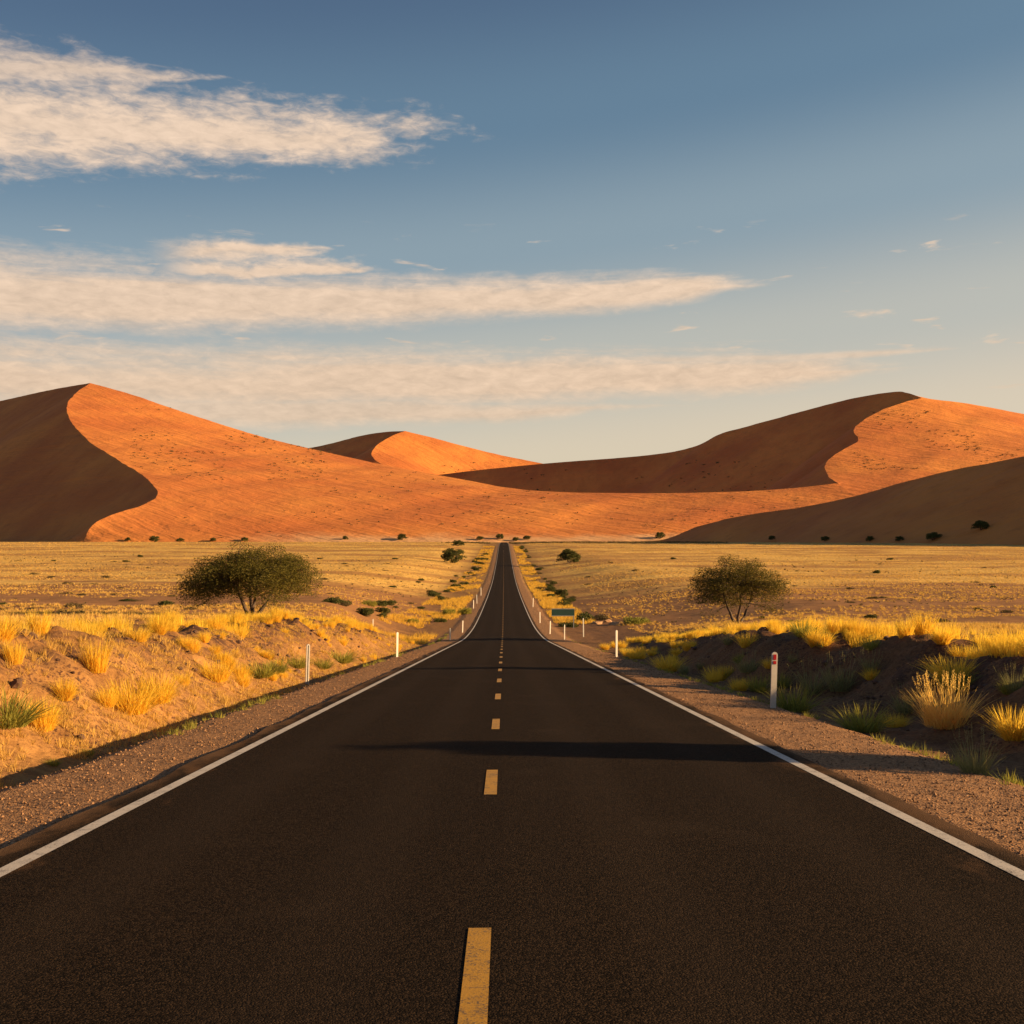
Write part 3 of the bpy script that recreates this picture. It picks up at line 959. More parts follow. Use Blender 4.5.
def tuft_mesh(name, material, *a, **k):
    v, f, tone = tuft_arrays(*a, **k)
    return mesh_np(name, v, f, material, {'tone': tone}, False)


rgt = np.random.default_rng(21)
TUFT_GOLD = [tuft_mesh('grass_tuft', M_STRAW, 620, 0.58, 0.75, 0.0048, rgt, base=0.16 + 0.03 * i, curl=0.5) for i in range(5)]
TUFT_TALL = [tuft_mesh('grass_tuft', M_STRAW, 460, 0.70, 0.42, 0.0046, rgt, base=0.22, curl=0.35, hvar=0.4) for i in range(4)]
TUFT_SEED = [tuft_mesh('grass_tuft', M_STRAW2, 900, 0.62, 0.70, 0.0042, rgt, base=0.30, curl=0.45, hvar=0.45, seed_heads=0.045) for i in range(2)]
TUFT_GREEN = [tuft_mesh('grass_tuft', M_GREENGRASS, 420, 0.60, 0.95, 0.0060, rgt, base=0.22, curl=0.6) for i in range(3)]
TUFT_GREY = [tuft_mesh('grass_tuft', M_GREYGRASS, 300, 0.75, 0.7, 0.0048, rgt, base=0.24, curl=0.4, seed_heads=0.04) for i in range(3)]
for bunch in (TUFT_GOLD, TUFT_TALL, TUFT_SEED, TUFT_GREEN, TUFT_GREY):
    for me in bunch: me['h'] = max(v_.co.z for v_ in me.vertices)


def put_tuft(me, loc, height, label, group=None, girth=1.0, cat='grass tuft'):
    o = bpy.data.objects.new('grass_tuft', me)
    COL.objects.link(o)
    s = height / me['h']
    o.location = (loc[0], loc[1], loc[2] - 0.01)
    o.scale = (s * girth, s * girth, s)
    o.rotation_euler = (random.uniform(-.06, .06), random.uniform(-.06, .06), random.uniform(0, 6.283))
    return tag(o, label, cat, group)


# tufts that stand out on their own: (px, py of the base, height px, kind, girth, label)
NAMED = [
    (6, 724, 42, 'green', 1.5, 'big green grass tuft on the bank at the left edge, lowest on the slope'),
    (43, 729, 37, 'gold', 1.0, 'golden tuft just right of the big green tuft low on the left bank'),
    (130, 712, 40, 'gold', 1.25, 'large golden tuft low on the left bank, front one of the close pair'),
    (156, 701, 33, 'gold', 1.2, 'golden tuft low on the left bank, rear one of the close pair'),
    (96, 671, 36, 'tall', 1.0, 'upright golden tuft halfway up the left bank beside a dark scar'),
    (65, 699, 26, 'gold', 1.0, 'thin golden tuft in the middle of the left bank slope'),
    (14, 663, 26, 'tall', 1.1, 'small golden tuft high on the left bank near the left edge'),
    (106, 706, 22, 'gold', 1.1, 'short orange tuft touching the left side of the large golden pair'),
    (216, 680, 25, 'gold', 1.25, 'round golden tuft with dark base alone on the left bank between pair and post'),
    (182, 685, 16, 'gold', 1.0, 'pale small tuft just left of the round golden tuft on the bank'),
    (240, 679, 19, 'gold', 1.1, 'golden tuft just left of the dark green bank tuft'),
    (262, 676, 19, 'green', 1.7, 'dark green tuft on the left bank left of the white marker post'),
    (277, 672, 17, 'green', 1.3, 'smaller green tuft behind the dark green bank tuft'),
    (297, 667, 15, 'green', 1.8, 'green tuft right behind the nearest left marker post'),
    (340, 662, 15, 'green', 2.2, 'broad bright green tuft right of the nearest left marker post'),
    (322, 668, 13, 'green', 1.8, 'low yellow green tuft between nearest left post and the broad green tuft'),
    (945, 724, 54, 'seed', 1.15, 'tall golden tussock with feathery seed heads glowing in the right ditch'),
    (793, 711, 30, 'green', 1.35, 'yellow green tuft at the foot of the red reflector post'),
    (862, 731, 32, 'green', 1.45, 'green and gold tuft on the gravel edge left of the tall glowing tussock'),
    (975, 774, 52, 'grey', 1.05, 'grey green wispy tussock closest to the camera in the right ditch'),
    (1016, 738, 38, 'gold', 1.3, 'dull golden tuft cut by the right frame edge'),
    (668, 671, 20, 'gold', 1.5, 'round yellow tuft standing alone at the right road shoulder'),
    (905, 712, 30, 'grey', 1.2, 'shaded grey tuft in the right ditch just left of the tall tussock'),
    (840, 690, 40, 'grey', 1.2, 'shaded tall tuft on the dark right bank behind the reflector post'),
    (812, 692, 34, 'grey', 1.3, 'shaded tuft close behind the yellow green tuft by the reflector post'),
    (748, 672, 24, 'grey', 1.5, 'shaded tuft on the right bank just left of the reflector post'),
    (88, 755, 9, 'green', 1.6, 'tiny green weed in the ditch shadow at the left gravel edge'),
    (53, 765, 9, 'green', 1.6, 'tiny weed left of another at the left gravel edge, nearest the camera'),
]
PICK = {'gold': TUFT_GOLD, 'tall': TUFT_TALL, 'seed': TUFT_SEED, 'green': TUFT_GREEN, 'grey': TUFT_GREY}
for i, (px, py, hp, kind, g, lab) in enumerate(NAMED):
    P = hit(px, py)
    put_tuft(PICK[kind][i % len(PICK[kind])], P, wide(hp, P.y), lab, None, g)


def scatter_tufts(n, side, s0, s1, y0, y1, hs, kinds, label, group, seed, power=1.0, girth=(0.9, 1.4)):
    rg = np.random.default_rng(seed)
    made = 0
    while made < n:
        y = y0 * (y1 / y0) ** (rg.uniform() ** power)
        s = rg.uniform(s0, s1)
        x = side * s
        if vnoise(x * 0.35, y * 0.35, seed) < -0.12: continue
        if abs(VPX + F * x / y - 512) > 560: continue
        sx, sy = VPX + F * x / y, VPY - F * (gz(x, y) - EYE) / y
        if y < 34 and any(abs(sx - n_[0]) < 26 and abs(sy - n_[1]) < 16 for n_ in NAMED): continue      # keep clear of the tufts set out above
        k = kinds[rg.integers(len(kinds))]
        me = PICK[k][rg.integers(len(PICK[k]))]
        put_tuft(me, (x, y, gz(x, y)), rg.uniform(*hs), label, group, rg.uniform(*girth))
        made += 1


random.seed(3)
scatter_tufts(86, -1, 10.2, 12.8, 20, 92, (0.38, 0.72), ('tall', 'gold', 'tall'), 'golden dry tuft in the fringe along the top of the left bank', 'golden tufts along the left bank crest', 31, 1.0)
scatter_tufts(62, -1, 7.3, 10.2, 25, 100, (0.22, 0.55), ('gold', 'tall', 'gold'), 'golden dry tuft on the sandy slope of the left bank', 'golden tufts on the left bank slope', 32)
scatter_tufts(78, 1, 10.4, 12.8, 22, 80, (0.38, 0.72), ('tall', 'gold', 'tall'), 'golden dry tuft in the lit fringe along the top of the right bank', 'golden tufts along the right bank crest', 33)
scatter_tufts(45, 1, 6.3, 9.8, 20, 80, (0.28, 0.7), ('grey', 'gold', 'green', 'gold'), 'shaded grassy tuft in the right ditch and on its dark bank', 'shaded tufts in the right ditch', 34)

# ------------------------------------------------------------------ acacias
def place_acacia(name, base, meshes, leafmat, label, group=None, cat='tree'):
    (wv, wf), (lv, lf, tone) = meshes
    root = bpy.data.objects.new(name, None)
    COL.objects.link(root)
    root.location = base
    tag(root, label, cat, group)
    link('trunk', mesh_np('trunk', wv, wf, M_BARK), root)
    link('crown', mesh_np('crown', lv, lf, leafmat, {'tone': tone}, False), root)
    return root


yb = 80.0
place_acacia('acacia_tree', (-18.3, yb, gz(-18.3, yb) - 0.05),
             acacia_meshes(9.3, 5.15, 4, 190, 460, 0.056, 4, 0.25, 0.35, 0.15, 0.35),
             M_ACACIA, 'broad dome shaped acacia tree standing behind the left bank')
yb = 90.0
xb = (737 - VPX) / F * yb
place_acacia('acacia_tree', (xb, yb, gz(xb, yb) - 0.05),
             acacia_meshes(7.9, 5.4, 9, 150, 300, 0.056, 3, 0.1, 0.36, 0.18, 0.2, 1.0, 0.14),
             M_ACACIA2, 'airy see-through acacia tree standing behind the right bank')

# trees far out on the plain and along the foot of the dunes; three kinds, copied with their parts
FAR = []
for i, (w, h_) in enumerate(((10.0, 6.0), (8.0, 5.6), (9.0, 4.6))):
    (wv, wf), (lv, lf, tone) = acacia_meshes(w, h_, 40 + i, 42, 90, 0.30, 3, 0.3, 0.30, 0.26, 0.1, 1.25, 0.25)
    FAR.append((w, h_, mesh_np('trunk', wv, wf, M_BARK), mesh_np('crown', lv, lf, M_SHRUB, {'tone': tone}, False)))


def far_tree(px, py, wpx, kind, label, group=None):
    P = hit(px, py)
    w, h_, tr, cr = FAR[kind]
    root = bpy.data.objects.new('acacia_tree', None); COL.objects.link(root)
    root.location = (P.x, P.y, P.z - 0.2)
    s = wide(wpx, P.y) / w
    root.scale = (s, s, s * 1.05); root.rotation_euler = (0, 0, random.uniform(0, 6.28))
    tag(root, label, 'tree', group)
    link('trunk', tr, root); link('crown', cr, root)
    return root


far_tree(454, 563, 26, 0, 'dark rounded tree on the plain just left of the far road')
far_tree(458, 546, 12, 2, 'small flat topped tree showing above the dark rounded tree left of the road')
far_tree(569, 563, 22, 1, 'dark bushy tree on the yellow plain right of the far road')
G = 'small dark trees along the foot of the dunes'
for i, (px, py, w, lab) in enumerate([
        (402, 540, 11, 'dark umbrella tree at the foot of the left dune left of the far road'),
        (480, 540, 8, 'small tree at the dune foot, left one of two left of the road end'),
        (500, 539, 8, 'small tree at the dune foot directly above the road end'),
        (516, 541, 7, 'small round tree at the dune foot just right of the road end'),
        (527, 539.5, 8, 'flat small tree at the dune foot, second right of the road end'),
        (660, 538.5, 10, 'umbrella tree in front of the dark dune tip'),
        (772, 540, 8, 'small tree at the bottom of the dark dune, leftmost of its row'),
        (825, 541, 10, 'round bush at the bottom of the dark dune between two smaller ones'),
        (870, 541, 8, 'small bush at the bottom of the dark dune left of a close pair'),
        (899, 541, 9, 'bush at the bottom of the dark dune just left of the largest one'),
        (933, 540, 16, 'largest dark bush on the lower face of the dark dune'),
        (981, 530, 15, 'lone dark tree highest up on the face of the dark dune'),
        (155, 542, 11, 'dark bush at the foot of the left dune, largest below its bright tip'),
        (180, 542, 8, 'dark bush right of the largest one at the foot of the left dune'),
        (128, 541, 6, 'tiny bush left of the largest one at the foot of the left dune'),
        (213, 541.5, 7, 'low bush at the foot of the left dune above the broad acacia left edge'),
        (245, 541, 8, 'low bush at the foot of the left dune above the broad acacia top'),
        (345, 539.5, 6, 'tiny bush at the foot of the left dune right of the broad acacia')]):
    far_tree(px, py, w, (i * 2) % 3, lab, G)

# ------------------------------------------------------------------ shrubs
SHRUB = [shrub_mesh('shrub', 2.4, 1.2, 60 + i, 1500, 0.085, M_SHRUB) for i in range(3)]
SHRUB_OLIVE = [shrub_mesh('shrub', 2.4, 1.15, 70 + i, 1500, 0.08, M_GREENGRASS) for i in range(2)]
SHRUB_DRY = [shrub_mesh('shrub', 2.2, 0.8, 80 + i, 800, 0.075, M_SCRUB) for i in range(2)]


def put_shrub(me, loc, w, label, group=None, hs=1.0):
    o = bpy.data.objects.new('shrub', me); COL.objects.link(o)
    s = w / 2.4
    o.location = (loc[0], loc[1], loc[2] - 0.03 * w)
    o.scale = (s, s, s * hs); o.rotation_euler = (0, 0, random.uniform(0, 6.28))
    return tag(o, label, 'shrub', group)


for px, py, w, me, hs, lab in [
        (370, 606, 22, SHRUB_OLIVE[0], 0.85, 'low olive shrub alone on the brown flat right of the broad acacia'),
        (162, 605, 26, SHRUB[1], 0.55, 'low dark shrub on the brown flat left of the broad acacia'),
        (584, 622, 26, SHRUB[0], 1.1, 'dark green shrub beside the road sign'),
        (568, 627, 24, SHRUB[2], 0.7, 'dark shrub below the road sign panel'),
        (600, 620, 22, SHRUB_DRY[0], 1.2, 'dry orange brown shrub right of the dark shrub by the sign'),
        (634, 624, 34, SHRUB_OLIVE[1], 0.7, 'wide yellow green shrub right of the boulders near the sign'),
        (562, 596, 18, SHRUB[1], 1.2, 'dark shrub right of the road behind the sign'),
        (567, 602, 16, SHRUB[0], 0.7, 'flat dark shrub in front of another behind the sign'),
        (449, 615, 17, SHRUB_OLIVE[0], 1.2, 'bright green bush behind a thin left marker post'),
        (466, 614, 18, SHRUB_OLIVE[1], 1.1, 'bright green bush closest to the left edge of the road dip'),
        (440, 622, 16, SHRUB[2], 0.8, 'dark bush left of the bright green bushes at the dip'),
        (412, 623, 16, SHRUB_OLIVE[1], 0.9, 'yellow green bush at the end of the left bank')]:
    P = hit(px, py)
    put_shrub(me, P, wide(w, P.y), lab, None, hs)

rg = np.random.default_rng(5)
for i in range(56):
    y = 118 * (5.2 ** rg.uniform())
    x = -16.0 - rg.normal(0, 1.6) + 4.0 * smooth(y, 150, 300)
    put_shrub(SHRUB[i % 3] if i % 4 else SHRUB_DRY[i % 2], (x, y, gz(x, y)), rg.uniform(0.8, 2.2) * (1 + y / 420), 'dark scrub bush in the line beyond the left road verge', 'dark bushes lined up along the left verge', rg.uniform(0.7, 1.1))
for i in range(40):
    y = 190 * (4.0 ** rg.uniform())
    x = 12.5 + rg.normal(0, 1.4)
    put_shrub(SHRUB[i % 3] if i % 4 else SHRUB_DRY[i % 2], (x, y, gz(x, y)), rg.uniform(0.8, 2.2) * (1 + y / 420), 'dark scrub bush in the line beyond the right road verge', 'dark bushes lined up along the right verge', rg.uniform(0.7, 1.1))
n_done = 0
while n_done < 80:
    y = 85 * (6.0 ** rg.uniform())
    x = rg.uniform(-0.5, 0.5) * y
    if abs(x) < 22: continue
    put_shrub(SHRUB_DRY[n_done % 2] if n_done % 3 else SHRUB[n_done % 3], (x, y, gz(x, y)), rg.uniform(0.8, 2.0) * (1 + y / 400), 'low scrub bush dotted on the open plain', 'low bushes dotted over the plain', rg.uniform(0.5, 0.9))
    n_done += 1
# slim trees added out of view at the right to cast the road's shadow stripes
for x, y, w, h_ in ((15.0, 12.8, 1.0, 3.55), (23.5, 35.6, 1.5, 5.7)):
    (wv, wf), (lv, lf, tone) = acacia_meshes(2.2, h_, int(x), 60, 160, 0.09, 2, 0.0, 0.18, 0.0, 0.0, 1.5, 0.08)
    place_acacia('shadow_caster_tree', (x, y, gz(x, y) - 0.05), ((wv, wf), (lv, lf, tone)), M_SHRUB,
                 'slim tree added out of view to shade the road, %s of two' % ('nearer' if y < 20 else 'farther'), 'unseen shadow casters beyond the right bank')

# ------------------------------------------------------------------ rocks
def rock_mesh(name, seed, material):
    rg = np.random.default_rng(seed)
    bm = bmesh.new()
    bmesh.ops.create_icosphere(bm, subdivisions=2, radius=0.5)
    for _ in range(5):
        n = Vector(rg.normal(size=3)).normalized(); d = rg.uniform(0.24, 0.40)
        for v_ in bm.verts:
            k = v_.co.dot(n)
            if k > d: v_.co -= n * (k - d)
    for v_ in bm.verts:
        v_.co *= 1 + 0.12 * rg.normal()
        v_.co.z *= 0.75
    me = bpy.data.meshes.new(name); bm.to_mesh(me); bm.free()
    me.materials.append(material)
    return me


ROCKS = [rock_mesh('rock', 90 + i, M_ROCK) for i in range(5)]
PALE = [rock_mesh('boulder', 95 + i, M_PALEROCK) for i in range(3)]


def put_rock(me, loc, s, label, group, name='rock'):
    o = bpy.data.objects.new(name, me); COL.objects.link(o)
    o.location = (loc[0], loc[1], loc[2] + 0.08 * s)
    o.scale = (s * random.uniform(.8, 1.3), s * random.uniform(.8, 1.3), s * random.uniform(.7, 1.1))
    o.rotation_euler = (0, 0, random.uniform(0, 6.28))
    return tag(o, label, 'rock', group)


rg = np.random.default_rng(8)
for side, n, lab, grp in ((-1, 230, 'dark stone in the crust of the sunlit left bank', 'stones on the left bank'), (1, 150, 'dark stone on the crumbling edge of the shaded right bank', 'stones on the right bank')):
    k = 0
    while k < n:
        y = 18 * (4.6 ** rg.uniform()); s = 9.7 + rg.normal(0, 0.7) if rg.uniform() < 0.75 else rg.uniform(7.5, 10.5)
        if abs(VPX + F * side * s / y - 512) > 540: continue
        x = side * s
        put_rock(ROCKS[k % 5], (x, y, gz(x, y)), 0.05 + 0.20 * rg.uniform() ** 3 + 0.0015 * y, lab, grp)
        k += 1
for px, py, w, lab in ((597, 624, 9, 'pale orange boulder by the road sign, leftmost of three'), (608, 622, 8, 'pale orange boulder by the road sign, middle of three'), (615, 625, 10, 'pale orange boulder by the road sign, largest and rightmost of three')):
    P = hit(px, py)
    put_rock(PALE[px % 3], P, wide(w, P.y), lab, None, 'boulder')

# pebbles over the shoulders, the ditches and the banks
rg = np.random.default_rng(12)
NP_ = 42000
y = 7.0 * (9.0 ** rg.uniform(size=NP_)); sgn = np.where(rg.uniform(size=NP_) < 0.5, -1, 1)
s = np.where(rg.uniform(size=NP_) < 0.62, rg.uniform(3.72, 5.9, NP_), rg.uniform(5.9, 11.0, NP_))
x = sgn * s
ok = np.abs(VPX + F * x / y - 512) < 545
x, y = x[ok], y[ok]
z = ground_z(x, y)
sz = (0.004 + 0.014 * rg.uniform(size=len(x)) ** 4.0) * (1 + 0.02 * y)
octa = np.array([(1, 0, 0), (0, 1, 0), (-1, 0, 0), (0, -1, 0), (0, 0, .75), (0, 0, -.75)], float)
of = np.array([(0, 1, 4), (1, 2, 4), (2, 3, 4), (3, 0, 4), (1, 0, 5), (2, 1, 5), (3, 2, 5), (0, 3, 5)])
an = rg.uniform(0, 6.28, len(x))
q = octa[None] * rg.uniform(0.6, 1.3, (len(x), 6, 1)) * sz[:, None, None]
qx = q[..., 0] * np.cos(an)[:, None] - q[..., 1] * np.sin(an)[:, None]
qy = q[..., 0] * np.sin(an)[:, None] + q[..., 1] * np.cos(an)[:, None]
V = np.stack([qx + x[:, None], qy + y[:, None], q[..., 2] + z[:, None] + 0.3 * sz[:, None]], -1).reshape(-1, 3)
Fp = (np.arange(len(x))[:, None, None] * 6 + of[None]).reshape(-1, 3)
tone = np.repeat(rg.uniform(0, 1, len(x)), 6)
tag(link('gravel', mesh_np('gravel', V, Fp, M_PEBBLE, {'tone': tone}, False)), 'loose brown gravel and pebbles on the road shoulders and banks', kind='stuff')


# ------------------------------------------------------------------ grassland: far too many tufts to count
def grass_field(name, x, y, hgt, bw, blades, spread, material, label, seed):
    rg = np.random.default_rng(seed)
    n = len(x)
    z = ground_z(x, y)
    an = rg.uniform(0, 2 * np.pi, (n, blades))
    tl = spread * rg.uniform(0.1, 1, (n, blades))
    L = hgt[:, None] * rg.uniform(0.6, 1.15, (n, blades))
    r = 0.30 * hgt[:, None] * rg.uniform(0, 1, (n, blades))
    bx = x[:, None] + r * np.cos(an); by = y[:, None] + r * np.sin(an)
    wa = rg.uniform(0, np.pi, (n, blades))
    wx, wy = bw[:, None] * np.cos(wa), bw[:, None] * np.sin(wa)
    zb = z[:, None] - 0.03 + 0 * bx
    tx = bx + L * np.sin(tl) * np.cos(an); ty = by + L * np.sin(tl) * np.sin(an); tz = zb + L * np.cos(tl)
    V = np.stack([np.stack([bx - wx, by - wy, zb], -1), np.stack([bx + wx, by + wy, zb], -1), np.stack([tx, ty, tz], -1)], 2).reshape(-1, 3)
    Fg = np.arange(len(V)).reshape(-1, 3)
    tone = np.repeat(np.clip(rg.normal(0.5, 0.2, (n, 1)) + rg.normal(0, 0.15, (n, blades)), 0, 1).ravel(), 3)
    return tag(link(name, mesh_np(name, V, Fg, material, {'tone': tone}, False)), label, kind='stuff')


def visible(x, y): return (np.abs(VPX + F * x / y - 512) < 600)


rg = np.random.default_rng(14)
N = 60000
y = 160 * (6.6 ** rg.uniform(size=N)); x = rg.uniform(-0.56, 0.56, N) * y
nse = fbm(x * 0.012, y * 0.03, 61, 4)
ok = (np.abs(x) > 20) & (nse > -0.22 + 0.35 * (1 - smooth(y, 160, 300)))
x, y = x[ok], y[ok]
sc = 1 + y / 300
grass_field('plain_grass', x, y, rg.uniform(0.16, 0.36, len(x)) * (0.8 + y / 700), 0.026 * sc, 5, 0.9, M_STRAW3, 'yellow dry grass covering the far plain', 2)
# sparse clumps on the brown flats near by
N = 26000
y = 36 * (6.2 ** rg.uniform(size=N)); x = rg.uniform(-0.56, 0.56, N) * y
ok = (np.abs(x) > 14) & (fbm(x * 0.03, y * 0.05, 62, 3) + 0.5 * fbm(x * 0.2, y * 0.2, 68, 2) > 0.0)
x, y = x[ok], y[ok]
grass_field('flat_grass', x, y, rg.uniform(0.14, 0.38, len(x)), np.full(len(x), 0.013) * (1 + y / 150), 22, 1.15, M_STRAW3, 'sparse dry grass on the brown flats behind the banks', 3)
# dark dead scrub low on the flats, too much of it to count
N = 5200
y = 60 * (9.0 ** rg.uniform(size=N)); x = rg.uniform(-0.56, 0.56, N) * y
ok = (np.abs(x) > 17) & (fbm(x * 0.02, y * 0.05, 69, 3) + 0.5 * fbm(x * 0.15, y * 0.15, 70, 2) > 0.05)
x, y = x[ok], y[ok]
grass_field('low_scrub', x, y, rg.uniform(0.10, 0.32, len(x)) * (0.8 + y / 400), np.full(len(x), 0.03) * (1 + y / 150), 12, 1.3, M_SCRUB, 'low dark dead scrub spread over the flats', 8)
# dark brush standing in for the dune's shadow band, right of the road end
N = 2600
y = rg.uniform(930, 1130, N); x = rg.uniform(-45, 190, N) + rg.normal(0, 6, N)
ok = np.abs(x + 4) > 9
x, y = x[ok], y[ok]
grass_field('shadow_band_brush', x, y, rg.uniform(0.6, 1.7, len(x)), np.full(len(x), 0.35), 12, 1.0, M_SCRUB, 'dark brush standing in for the dune shadow band at the far end of the plain', 9)
# dense verges along the road beyond the banks
N = 16000
y = 92 * (8.5 ** rg.uniform(size=N)); sgn = np.where(rg.uniform(size=N) < 0.5, -1, 1)
s = np.where(sgn < 0, rg.uniform(6.6, 14.5, N), rg.uniform(6.6, 12.0, N))
x = sgn * s
ok = fbm(x * 0.16, y * 0.05, 63, 3) + 0.4 * fbm(x * 0.6, y * 0.3, 67, 2) > -0.12
ok &= (sgn < 0) | (y > 140)
x, y = x[ok], y[ok]
grass_field('verge_grass', x, y, rg.uniform(0.2, 0.7, len(x)), 0.012 * (1 + y / 120), 10, 0.8, M_STRAW4, 'thick golden grass on the verges of the distant road', 4)
# fringe on top of both banks between the bigger tufts
N = 2600
y = 15 * (6.4 ** rg.uniform(size=N)); sgn = np.where(rg.uniform(size=N) < 0.5, -1, 1)
s = 10.6 + np.abs(rg.normal(0, 1.1, N)); x = sgn * s
ok = visible(x, y) & (fbm(x * 0.3, y * 0.3, 64, 3) > -0.06)
x, y = x[ok], y[ok]
grass_field('bank_grass', x, y, rg.uniform(0.25, 0.55, len(x)), np.full(len(x), 0.006) * (1 + y / 60), 26, 0.5, M_STRAW, 'fine golden grass fringing the tops of both road banks', 5)
# thin stubble over the sunlit bank itself
N = 5200
y = 14 * (7.0 ** rg.uniform(size=N)); x = -rg.uniform(6.9, 10.6, N)
ok = visible(x, y) & (fbm(x * 0.5, y * 0.35, 66, 3) > -0.08)
x, y = x[ok], y[ok]
grass_field('stubble', x, y, rg.uniform(0.08, 0.26, len(x)), np.full(len(x), 0.005) * (1 + y / 60), 14, 0.9, M_STRAW3, 'thin dry stubble over the sandy face of the left bank', 7)
# small weeds along the gravel edges
N = 800
y = 10 * (11.0 ** rg.uniform(size=N)); sgn = np.where(rg.uniform(size=N) < 0.7, -1, 1)
s = 5.55 + rg.normal(0, 0.16, N) + 0.4 * (sgn > 0); x = sgn * s
ok = visible(x, y) & (fbm(x * 0.3, y * 0.25, 65, 2) > 0.0)
x, y = x[ok], y[ok]
grass_field('weeds', x, y, rg.uniform(0.06, 0.22, len(x)), np.full(len(x), 0.007) * (1 + y / 50), 16, 1.1, M_GREENGRASS, 'small green weeds along the edges of the gravel shoulders', 6)

# dark scrub sprinkled over the sunlit dune slopes
rg = np.random.default_rng(15)
pts = []
for box, n in (((130, 405, 330, 480), 380), ((330, 460, 800, 530), 300), ((850, 410, 1020, 470), 300), ((110, 500, 330, 538), 40)):
    k = 0
    while k < n:
        px, py = rg.uniform(box[0], box[2]), rg.uniform(box[1], box[3])
        if vnoise(px * 0.02, py * 0.05, 5) < -0.05: k += 0.2; continue
        P = hit(px, py)
        if P is None or P.y < 1690: k += 0.2; continue
        pts.append((P.x, P.y, P.z, rg.uniform(0.7, 2.6) * P.y / 2200)); k += 1
vs, fs, tn, nb = [], [], [], 0
for x_, y_, z_, s0 in pts:
    c = rg.normal(size=(14, 3)) * (s0 * 0.8, s0 * 0.8, s0 * 0.3) + (x_, y_, z_ + s0 * 0.3)
    v, f, tone = leaf_quads(c, s0 * 0.6, rg, 0.7)
    vs.append(v); fs.append(f + nb); tn.append(tone); nb += len(v)
tag(link('dune_scrub', mesh_np('dune_scrub', np.concatenate(vs), np.concatenate(fs), M_SCRUB, {'tone': np.concatenate(tn)}, False)), 'dark scrub sprinkled over the sunlit dune slopes', kind='stuff')

# ------------------------------------------------------------------ marker posts and the road sign
def post_profile(w, h, d, slot=False):
    """a flat marker post with a rounded top, slightly narrower at the foot"""
    bm = bmesh.new()
    n = 8
    out = [(-w * 0.46, -0.25), (w * 0.46, -0.25), (w * 0.5, h - w * 0.5)]
    out += [(w * 0.5 * math.cos(math.pi * i / n), h - w * 0.5 + w * 0.5 * math.sin(math.pi * i / n)) for i in range(1, n)]
    out += [(-w * 0.5, h - w * 0.5)]
    front = [bm.verts.new((x_, -d / 2, z_)) for x_, z_ in out]
    back = [bm.verts.new((x_, d / 2, z_)) for x_, z_ in out]
    bm.faces.new(front); bm.faces.new(back[::-1])
    for i in range(len(out)):
        j = (i + 1) % len(out)
        bm.faces.new((front[j], front[i], back[i], back[j]))
    bmesh.ops.recalc_face_normals(bm, faces=bm.faces)
    if slot:
        pass
    me = bpy.data.meshes.new('body'); bm.to_mesh(me); bm.free()
    me.materials.append(M_POST)
    return me


def channel_post(w, h, d):
    """a U shaped channel post seen from its open side: rim round a dark hollow"""
    n = 8

    def loop(ww, top, bot):
        return [(-ww, bot), (ww, bot), (ww, top - ww)] + [(ww * math.cos(math.pi * i / n), top - ww + ww * math.sin(math.pi * i / n)) for i in range(1, n)] + [(-ww, top - ww)]
    A, B = loop(w / 2, h, -0.25), loop(w * 0.17, h - w * 0.33, -0.20)
    bm = bmesh.new()
    a0 = [bm.verts.new((x_, -d / 2, z_)) for x_, z_ in A]; a1 = [bm.verts.new((x_, d / 2, z_)) for x_, z_ in A]
    b0 = [bm.verts.new((x_, -d / 2, z_)) for x_, z_ in B]; b1 = [bm.verts.new((x_, d / 2 - 0.008, z_)) for x_, z_ in B]
    m_ = len(A)
    for i in range(m_):
        j = (i + 1) % m_
        bm.faces.new((a0[i], a0[j], b0[j], b0[i]))
        bm.faces.new((b0[i], b0[j], b1[j], b1[i]))
        bm.faces.new((a0[j], a0[i], a1[i], a1[j]))
    bm.faces.new(a1); fl = bm.faces.new(b1)
    bmesh.ops.recalc_face_normals(bm, faces=bm.faces)
    me = bpy.data.meshes.new('body'); bm.to_mesh(me); bm.free()
    me.materials.append(M_POST)
    return me


def slab(name, x0, x1, y0, y1, z0, z1, m_, bev=0.004):
    bm = bmesh.new()
    bmesh.ops.create_cube(bm, size=1)
    for v_ in bm.verts:
        v_.co = Vector(((x0 + x1) / 2 + v_.co.x * (x1 - x0), (y0 + y1) / 2 + v_.co.y * (y1 - y0), (z0 + z1) / 2 + v_.co.z * (z1 - z0)))
    if bev: bmesh.ops.bevel(bm, geom=bm.edges[:], offset=bev, segments=2, affect='EDGES')
    me = bpy.data.meshes.new(name); bm.to_mesh(me); bm.free()
    me.materials.append(m_)
    return me


def root_at(name, loc, label, cat, group=None):
    o = bpy.data.objects.new(name, None); COL.objects.link(o)
    o.location = loc
    return tag(o, label, cat, group)


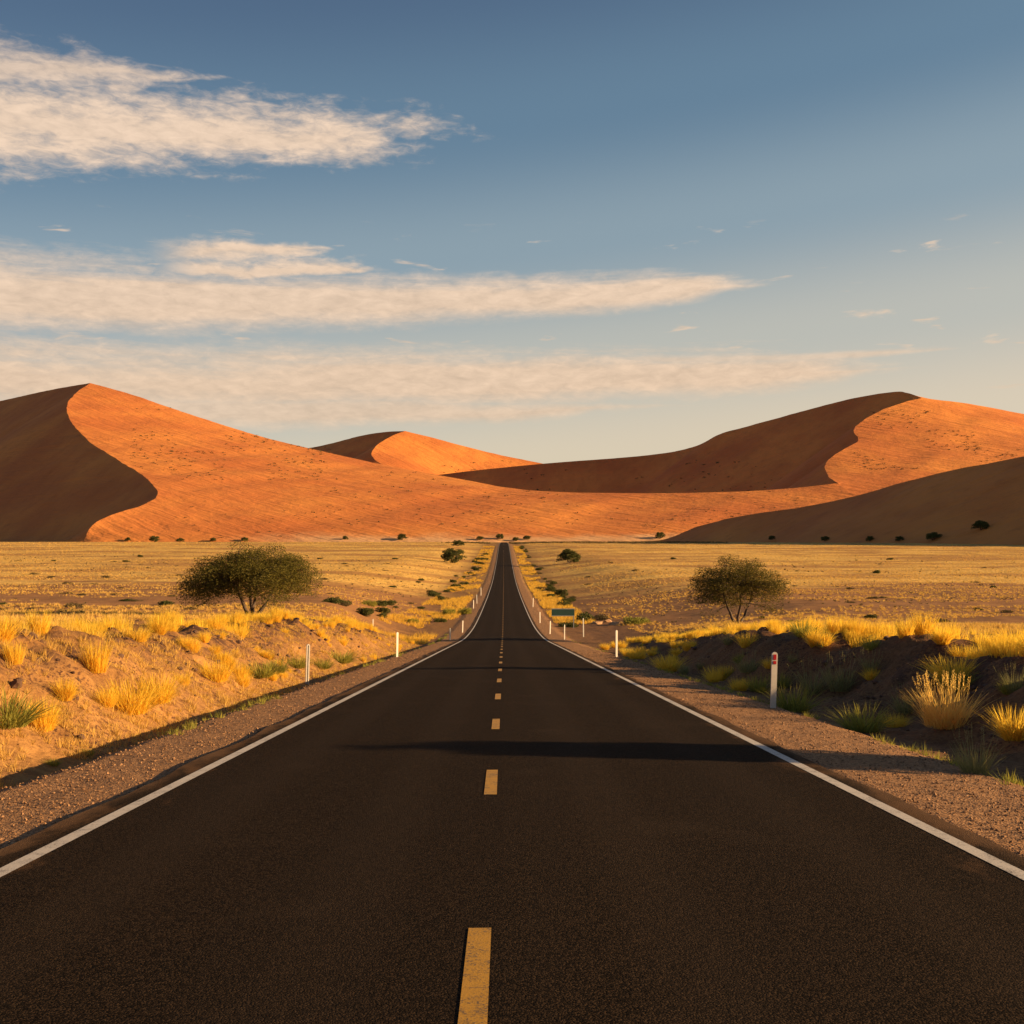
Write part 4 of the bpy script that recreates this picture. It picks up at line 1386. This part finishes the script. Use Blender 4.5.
G = 'white marker posts along the road'
POSTS = [  # side, distance, offset, height px or m, kind, label
    (307, 684, 40, 'channel', 'white channel marker post with dark slot on the left shoulder, nearest to the camera'),
    (397, 657, 25, 'flat', 'second white marker post on the left, against golden grass at the bank end'),
    (450, 640, 12, 'flat', 'left white marker post at the dip, outer one of two in front of green bushes'),
    (462.5, 632.5, 12, 'flat', 'left white marker post at the dip, inner one of two below the bright green bush'),
    (473.5, 608.5, 8.5, 'flat', 'small left marker post just beyond the bright green bushes'),
    (477, 603.5, 9, 'flat', 'small left marker post second beyond the bright green bushes'),
    (481, 595.5, 8, 'flat', 'small left marker post third beyond the bright green bushes'),
    (373, 626, 7, 'flat', 'short pale stake standing on the brown flat at the left bank end'),
    (773, 708, 56, 'red', 'white marker post with red reflector on the right shoulder'),
    (616.5, 657, 27, 'flat', 'tall thin white marker post on the right shoulder before the dip'),
    (583.5, 637, 19, 'grey', 'thin grey stake right of the road sign post'),
    (564.5, 639.5, 15, 'grey', 'thin grey stake in front of the road sign on the shoulder'),
    (550, 634, 13, 'flat', 'white marker post on the right shoulder left of the road sign'),
    (540, 623, 11, 'flat', 'white marker post on the right shoulder beyond the road sign'),
    (533, 607, 9, 'flat', 'farthest small white marker post on the right shoulder')]
for px, py, h_, kind, lab in POSTS:
    P = hit(px, py)
    h_ = wide(h_, P.y)
    w = 0.125 if kind in ('channel', 'red') else 0.12
    if kind == 'grey': w = 0.09
    if P.y > 100: w = 0.12
    o = root_at('marker_post', (P.x, P.y, gz(P.x, P.y)), lab, 'marker post', G)
    o.rotation_euler = (R(random.uniform(-2, 2)), R(random.uniform(-2.2, 2.2)), R(random.uniform(22, 38)))
    if kind == 'channel':
        link('body', channel_post(w, h_, 0.07), o)
    else:
        me = post_profile(w, h_, 0.035)
        if kind == 'grey': me.materials.clear(); me.materials.append(M_GREYPOST)
        link('body', me, o)
    if kind == 'red':
        o.rotation_euler = (0, R(1.8), R(6))
        link('reflector', slab('reflector', -0.034, 0.034, -0.028, -0.016, h_ - 0.165, h_ - 0.05, M_RED, 0.005), o)
        link('reflector', slab('reflector', -0.034, 0.034, -0.028, -0.016, h_ - 0.255, h_ - 0.185, M_RED, 0.005), o)

P = hit(574.5, 628)
sg = root_at('road_sign', (P.x, P.y, gz(P.x, P.y)), 'dark green road sign panel with white borders on a post by the dip', 'road sign')
H_ = wide(19.5, P.y); Wd = wide(23, P.y)
link('post', slab('post', -0.16, -0.05, -0.05, 0.05, -0.3, H_ - 0.05, M_GREYPOST, 0.006), sg)
link('panel', slab('panel', -Wd, 0.0, -0.10, -0.065, H_ - wide(7.6, P.y), H_, M_SIGN, 0.006), sg)
link('border', slab('border', -Wd - 0.01, 0.01, -0.118, -0.101, H_ - 0.10, H_ + 0.01, M_SIGNWHITE, 0.004), sg)
link('border', slab('border', -Wd - 0.01, 0.01, -0.118, -0.101, H_ - wide(7.6, P.y) - 0.01, H_ - wide(7.6, P.y) + 0.09, M_SIGNWHITE, 0.004), sg)
